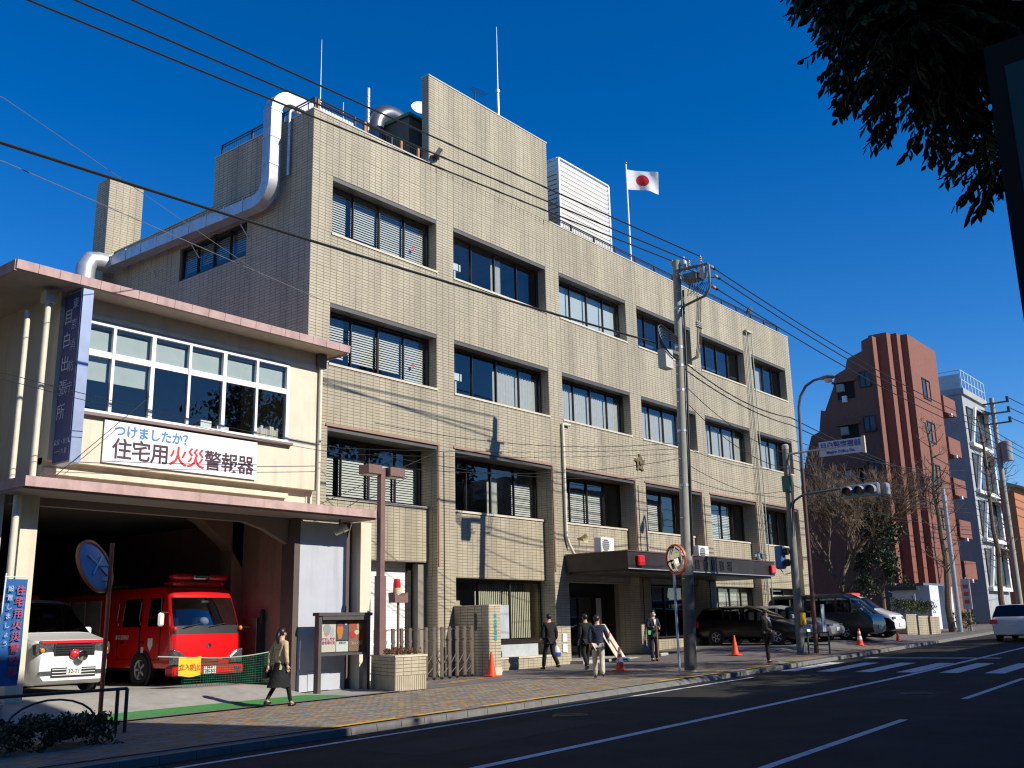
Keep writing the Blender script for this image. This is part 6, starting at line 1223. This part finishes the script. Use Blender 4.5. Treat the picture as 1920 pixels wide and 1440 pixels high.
br_.build('branches', BARK, ET_); leafcloud('crown', island('evergreen_leaf', [(.035,.06,.022),(.05,.075,.03),(.028,.045,.018),(.075,.09,.04)], .5), ET_, pts, .24, 6, 4200, (.16,.16,.14))
# silver pole and sign post by the street trees
SPO = thing('silver_pole', 'slim silver pole with a stepped top behind the white wagon', 'pole', (57.4,16.05,gz(57))); MB().tube([(57.4,16.05,.6),(57.4,16.05,7.6)], [.14,.11], 12).build('pole', pm('pole_silver', (.42,.50,.54), .4, .5), SPO, smooth=True); MB().lathe([(.14,7.6),(.14,8.0),(.10,8.0),(.10,8.4),(.0,8.4)], 12, (57.4,16.05,0)).build('cap', STEEL, SPO)
SGN = thing('vertical_sign', 'white vertical sign on a thin post next to the silver pole', 'sign', (58.2,15.7,gz(58))); MB().tube([(58.2,15.7,.7),(58.2,15.7,3.6)], .05, 8).build('post', STEEL, SGN); MB().box(58.1,58.16,15.5,15.95,1.9,3.5).build('plate', pm('sign_plate_pale', (.62,.55,.55), .5), SGN)
for z in (2.2, 2.6, 3.0): MB().box(58.08,58.095,15.6,15.85,z,z+.2).build('print', pm('sign_plate_red', (.5,.08,.08), .5), SGN)
FP2 = thing('far_utility_pole', 'far utility pole with a transformer and crossarms by the grey block', 'utility pole', (72.5,16.4,gz(72))); MB().tube([(72.5,16.4,.9),(72.5,16.4,16.0)], [.22,.15], 12).build('pole', POLEC, FP2, smooth=True)
for z in (15.6, 14.9, 14.2): MB().tube([(72.4,15.3,z),(72.4,17.0,z)], .06, 6).build('crossarm', ARM, FP2); MB().lathe([(.10,0),(.10,.35)], 8, (72.4,15.4,z)).build('insulator', DKMETAL, FP2)
MB().lathe([(.35,11.6),(.36,12.9),(.0,13.0)], 14, (72.5,15.9,0)).build('transformer', pm('transformer_grey', (.26,.28,.28), .5), FP2, smooth=True)
for k in range(3): wire(('upper','middle','lower')[k]+' line leaving the far utility pole to the right edge', [(72.4,15.4,15.9-.7*k), (120,12,17-.7*k)], .03, sag=.5)
SKYB = thing('sky_blocker_house', 'unseen house added left of the fire station to block sky light', 'building', (-2,26,0)); MB().box(-12, 6.6, 20.6, 36, -.5, 13.5).build('wall', pm('sky_blocker_wall', (.24,.21,.17), .85), SKYB); MB().box(-12.2, 6.8, 20.4, 36.2, 13.5, 13.7).build('roof', CONC, SKYB)  # unseen block added to keep sky light off the left-facing walls
# ================================================================== across the street, behind the camera: what shades the road
OP = pm('opposite_wall', (.40,.37,.33), .85, 0, .1, 1)
for i, (x0, x1, hh) in enumerate(((-30,2.5,14.0),(2.5,16.0,18.2),(16.0,24.0,12.2),(24.0,31.5,10.6),(31.5,44,12.4),(44,60,11.6),(60,84,12.8))):
    b = thing('opposite_house', ('leftmost','second','third','fourth','fifth','sixth','rightmost')[i]+' house of the row across the street', 'building', ((x0+x1)/2,-10,0), 0, 'houses across the street'); MB().box(x0+.05, x1-.05, -14, -5.0, -1, hh).build('wall', OP, b); MB().box(x0+.02, x1-.02, -14.1, -4.9, hh, hh+.15).build('roof', CONC, b)
    for z in (4.2, 7.2, 10.0):
        if z+1.5 < hh:
            xx = x0+1.2
            while xx+1.8 < x1: MB().box(xx, xx+1.6, -5.0, -4.96, z, z+1.4).build('window', pm('opposite_glass', (.03,.04,.05), .1), b); xx += 2.9
def leafy(label, base, h, rad, seed, n, size, m, name='leafy_street_tree', zlow=.35):
    t = thing(name, label, 'tree', base, 0, 'trees across the street'); r_ = np.random.RandomState(seed); b = np.array(base); tk = MB(); tk.tube([base, (base[0]+.1,base[1],base[2]+h*.4), (base[0],base[1],base[2]+h*.8)], [.2,.16,.05], 9); pts = []
    br_ = MB()
    for k in range(60):
        z = r_.uniform(zlow, 1); a = r_.uniform(0, 6.28); u = (z-zlow)/(1-zlow); q = rad*math.sqrt(max(.05, 1-(2*u-1)**2))*r_.uniform(.35, 1); c = b+[q*math.cos(a), q*math.sin(a), h*z]; pts += list(c+r_.normal(0, .3, (7, 3)))
        if k % 2 == 0: br_.tube([tuple(b+[0,0,h*max(.25, z-.25)]), tuple(c)], [.05,.015], 5, False)
    tk.build('trunk', BARK, t, smooth=True); br_.build('branches', BARK, t); leafcloud('crown', m, t, pts, size, seed, n, (.25,.25,.25)); return t
LF = island('street_leaf', [(.022,.036,.014),(.032,.046,.016),(.018,.03,.012),(.04,.05,.02)], .6, spec=.2)
for x, y, hh, rd, sd_, lb in ((17,-.6,8.6,2.3,41,'leafy tree across the street shading the left kerb'),(33.5,-1,13.6,2.8,42,'leafy tree across the street opposite the entrance'),(40.5,-.8,13.8,3.0,43,'leafy tree across the street opposite the parked cars'),(48,-.6,13.4,3.0,44,'leafy tree across the street opposite the hedge planters'),(29.6,-.8,13.2,2.6,46,'tall leafy tree across the street opposite the utility pole'),(25.5,-1,8.0,2.0,45,'smaller leafy tree across the street opposite the gate')): leafy(lb, (x,y,gz(x)), hh, rd, sd_, 3200, .34, LF)
# ------------------------------------------------------------------ close to the camera: tree branch overhead and lamp post at the right edge
NT_ = thing('overhanging_tree', 'dark evergreen tree whose branches hang into the upper right corner', 'tree', (9.2,.2,0), 0, 'trees across the street')
MB().tube([(9.2,.2,-.1),(9.25,.25,2.5),(9.1,.3,5.0),(8.9,.4,7.5)], [.22,.19,.16,.1], 10).build('trunk', BARK, NT_, smooth=True)
rr = np.random.RandomState(12); lb_ = MB(); LV_ = []; LFc = []
BLOBS = [((7.4,1.9,6.0),(1.0,.56,.46)),((6.95,2.02,6.3),(.75,.44,.45)),((7.15,1.72,5.9),(.65,.36,.30)),((8.3,1.7,6.3),(1.2,.9,.8)),((7.6,1.2,6.9),(1.6,1.2,.9)),((8.4,1.55,5.25),(.42,.24,.36)),((9.3,.6,7.6),(2.2,1.9,1.3))]
def spray(p, d, n=11):
    """a drooping twig with alternate leaves"""
    P = [Vector(p)]; d = Vector(d).normalized(); L_ = rr.uniform(.20,.34)
    for k in range(4): d = (d+Vector((0,0,-.16))+Vector(rr.normal(0,.07,3))).normalized(); P.append(P[-1]+d*L_/4)
    lb_.tube(P, [.005,.004,.0035,.003,.002], 3, False)
    for k in range(n):
        u = (k+1)/n*4; i = min(3, int(u)); q = P[i].lerp(P[i+1], u-i); ax = (P[i+1]-P[i]).normalized(); sd_ = ax.cross(Vector((0,0,1)))
        sd_ = sd_.normalized() if sd_.length > .05 else Vector((1,0,0)); g = (ax*rr.uniform(.4,.9)+sd_*(1 if k % 2 else -1)*rr.uniform(.5,.9)+Vector((0,0,-rr.uniform(.25,.8)))).normalized()
        s_ = g.cross(Vector(rr.normal(0,1,3))).normalized(); l = rr.uniform(.075,.125); w_ = l*rr.uniform(.17,.22); nrm = g.cross(s_); q0 = q+g*.012; n0 = len(LV_)
        for (t, ws, dn) in ((0,0,0),(.3,1,.0),(.65,.85,-.02),(1,0,-.12),(.65,-.85,-.02),(.3,-1,.0)): LV_.append(tuple(q0+g*(l*t)+s_*(w_*ws)+nrm*(l*dn)+nrm*(.15*w_*abs(ws))))
        LFc.extend([(n0,n0+1,n0+2,n0+3),(n0,n0+3,n0+4,n0+5)])
for c, r_ in BLOBS:
    c = np.array(c); r_ = np.array(r_); n = int(260*r_[0]*r_[1]*(.6+r_[2]))+40
    if r_[0] > 1.5: n = int(n*.45)
    d = rr.normal(0, 1, (n, 3)); d /= np.linalg.norm(d, axis=1)[:, None]; P = c+d*r_*(rr.rand(n, 1)**.4)
    lb_.tube([(9.1,.3,5.0), tuple((np.array((9.1,.3,5.0))+c)/2+[0,0,.2]), tuple(c)], [.06,.04,.015], 6, False)
    for q in range(n):
        if q % 3 == 0: m = (P[q]+c)/2+rr.normal(0, .04, 3); lb_.tube([tuple(c), tuple(m), tuple(P[q])], [.012,.008,.005], 4, False)
        spray(P[q], d[q]*[1,1,.5]+[0,0,-.1])
lb_.build('branches', BARK, NT_, smooth=True); me = bpy.data.meshes.new('crown'); me.from_pydata(LV_, [], LFc); me.update(); stuff(link('crown', me, LF, NT_, (0,0,0)))
NL = thing('lamp_post_with_banner', 'near lamp post with a dark framed teal banner at the right edge', 'street lamp', (5.25,.5,0))
MB().tube([(5.25,.5,-.1),(5.25,.5,4.5)], .05, 12).build('post', DKMETAL, NL, smooth=True); MB().box(5.0,5.05,.42,.945,2.7,4.32).build('banner_frame', pm('banner_frame_dark', (.003,.003,.004), .9), NL); MB().box(4.985,4.998,.45,.86,2.75,4.18).build('banner', pm('banner_teal', (.008,.055,.065), .8), NL)
MB().tube([(5.25,.5,4.4),(5.02,.6,4.4)], .02, 6).build('bracket', DKMETAL, NL); MB().ball((5.05,.72,4.72), .17, 18, 12).build('globe', pm('globe_opal', (.55,.56,.55), .3), NL, smooth='all')
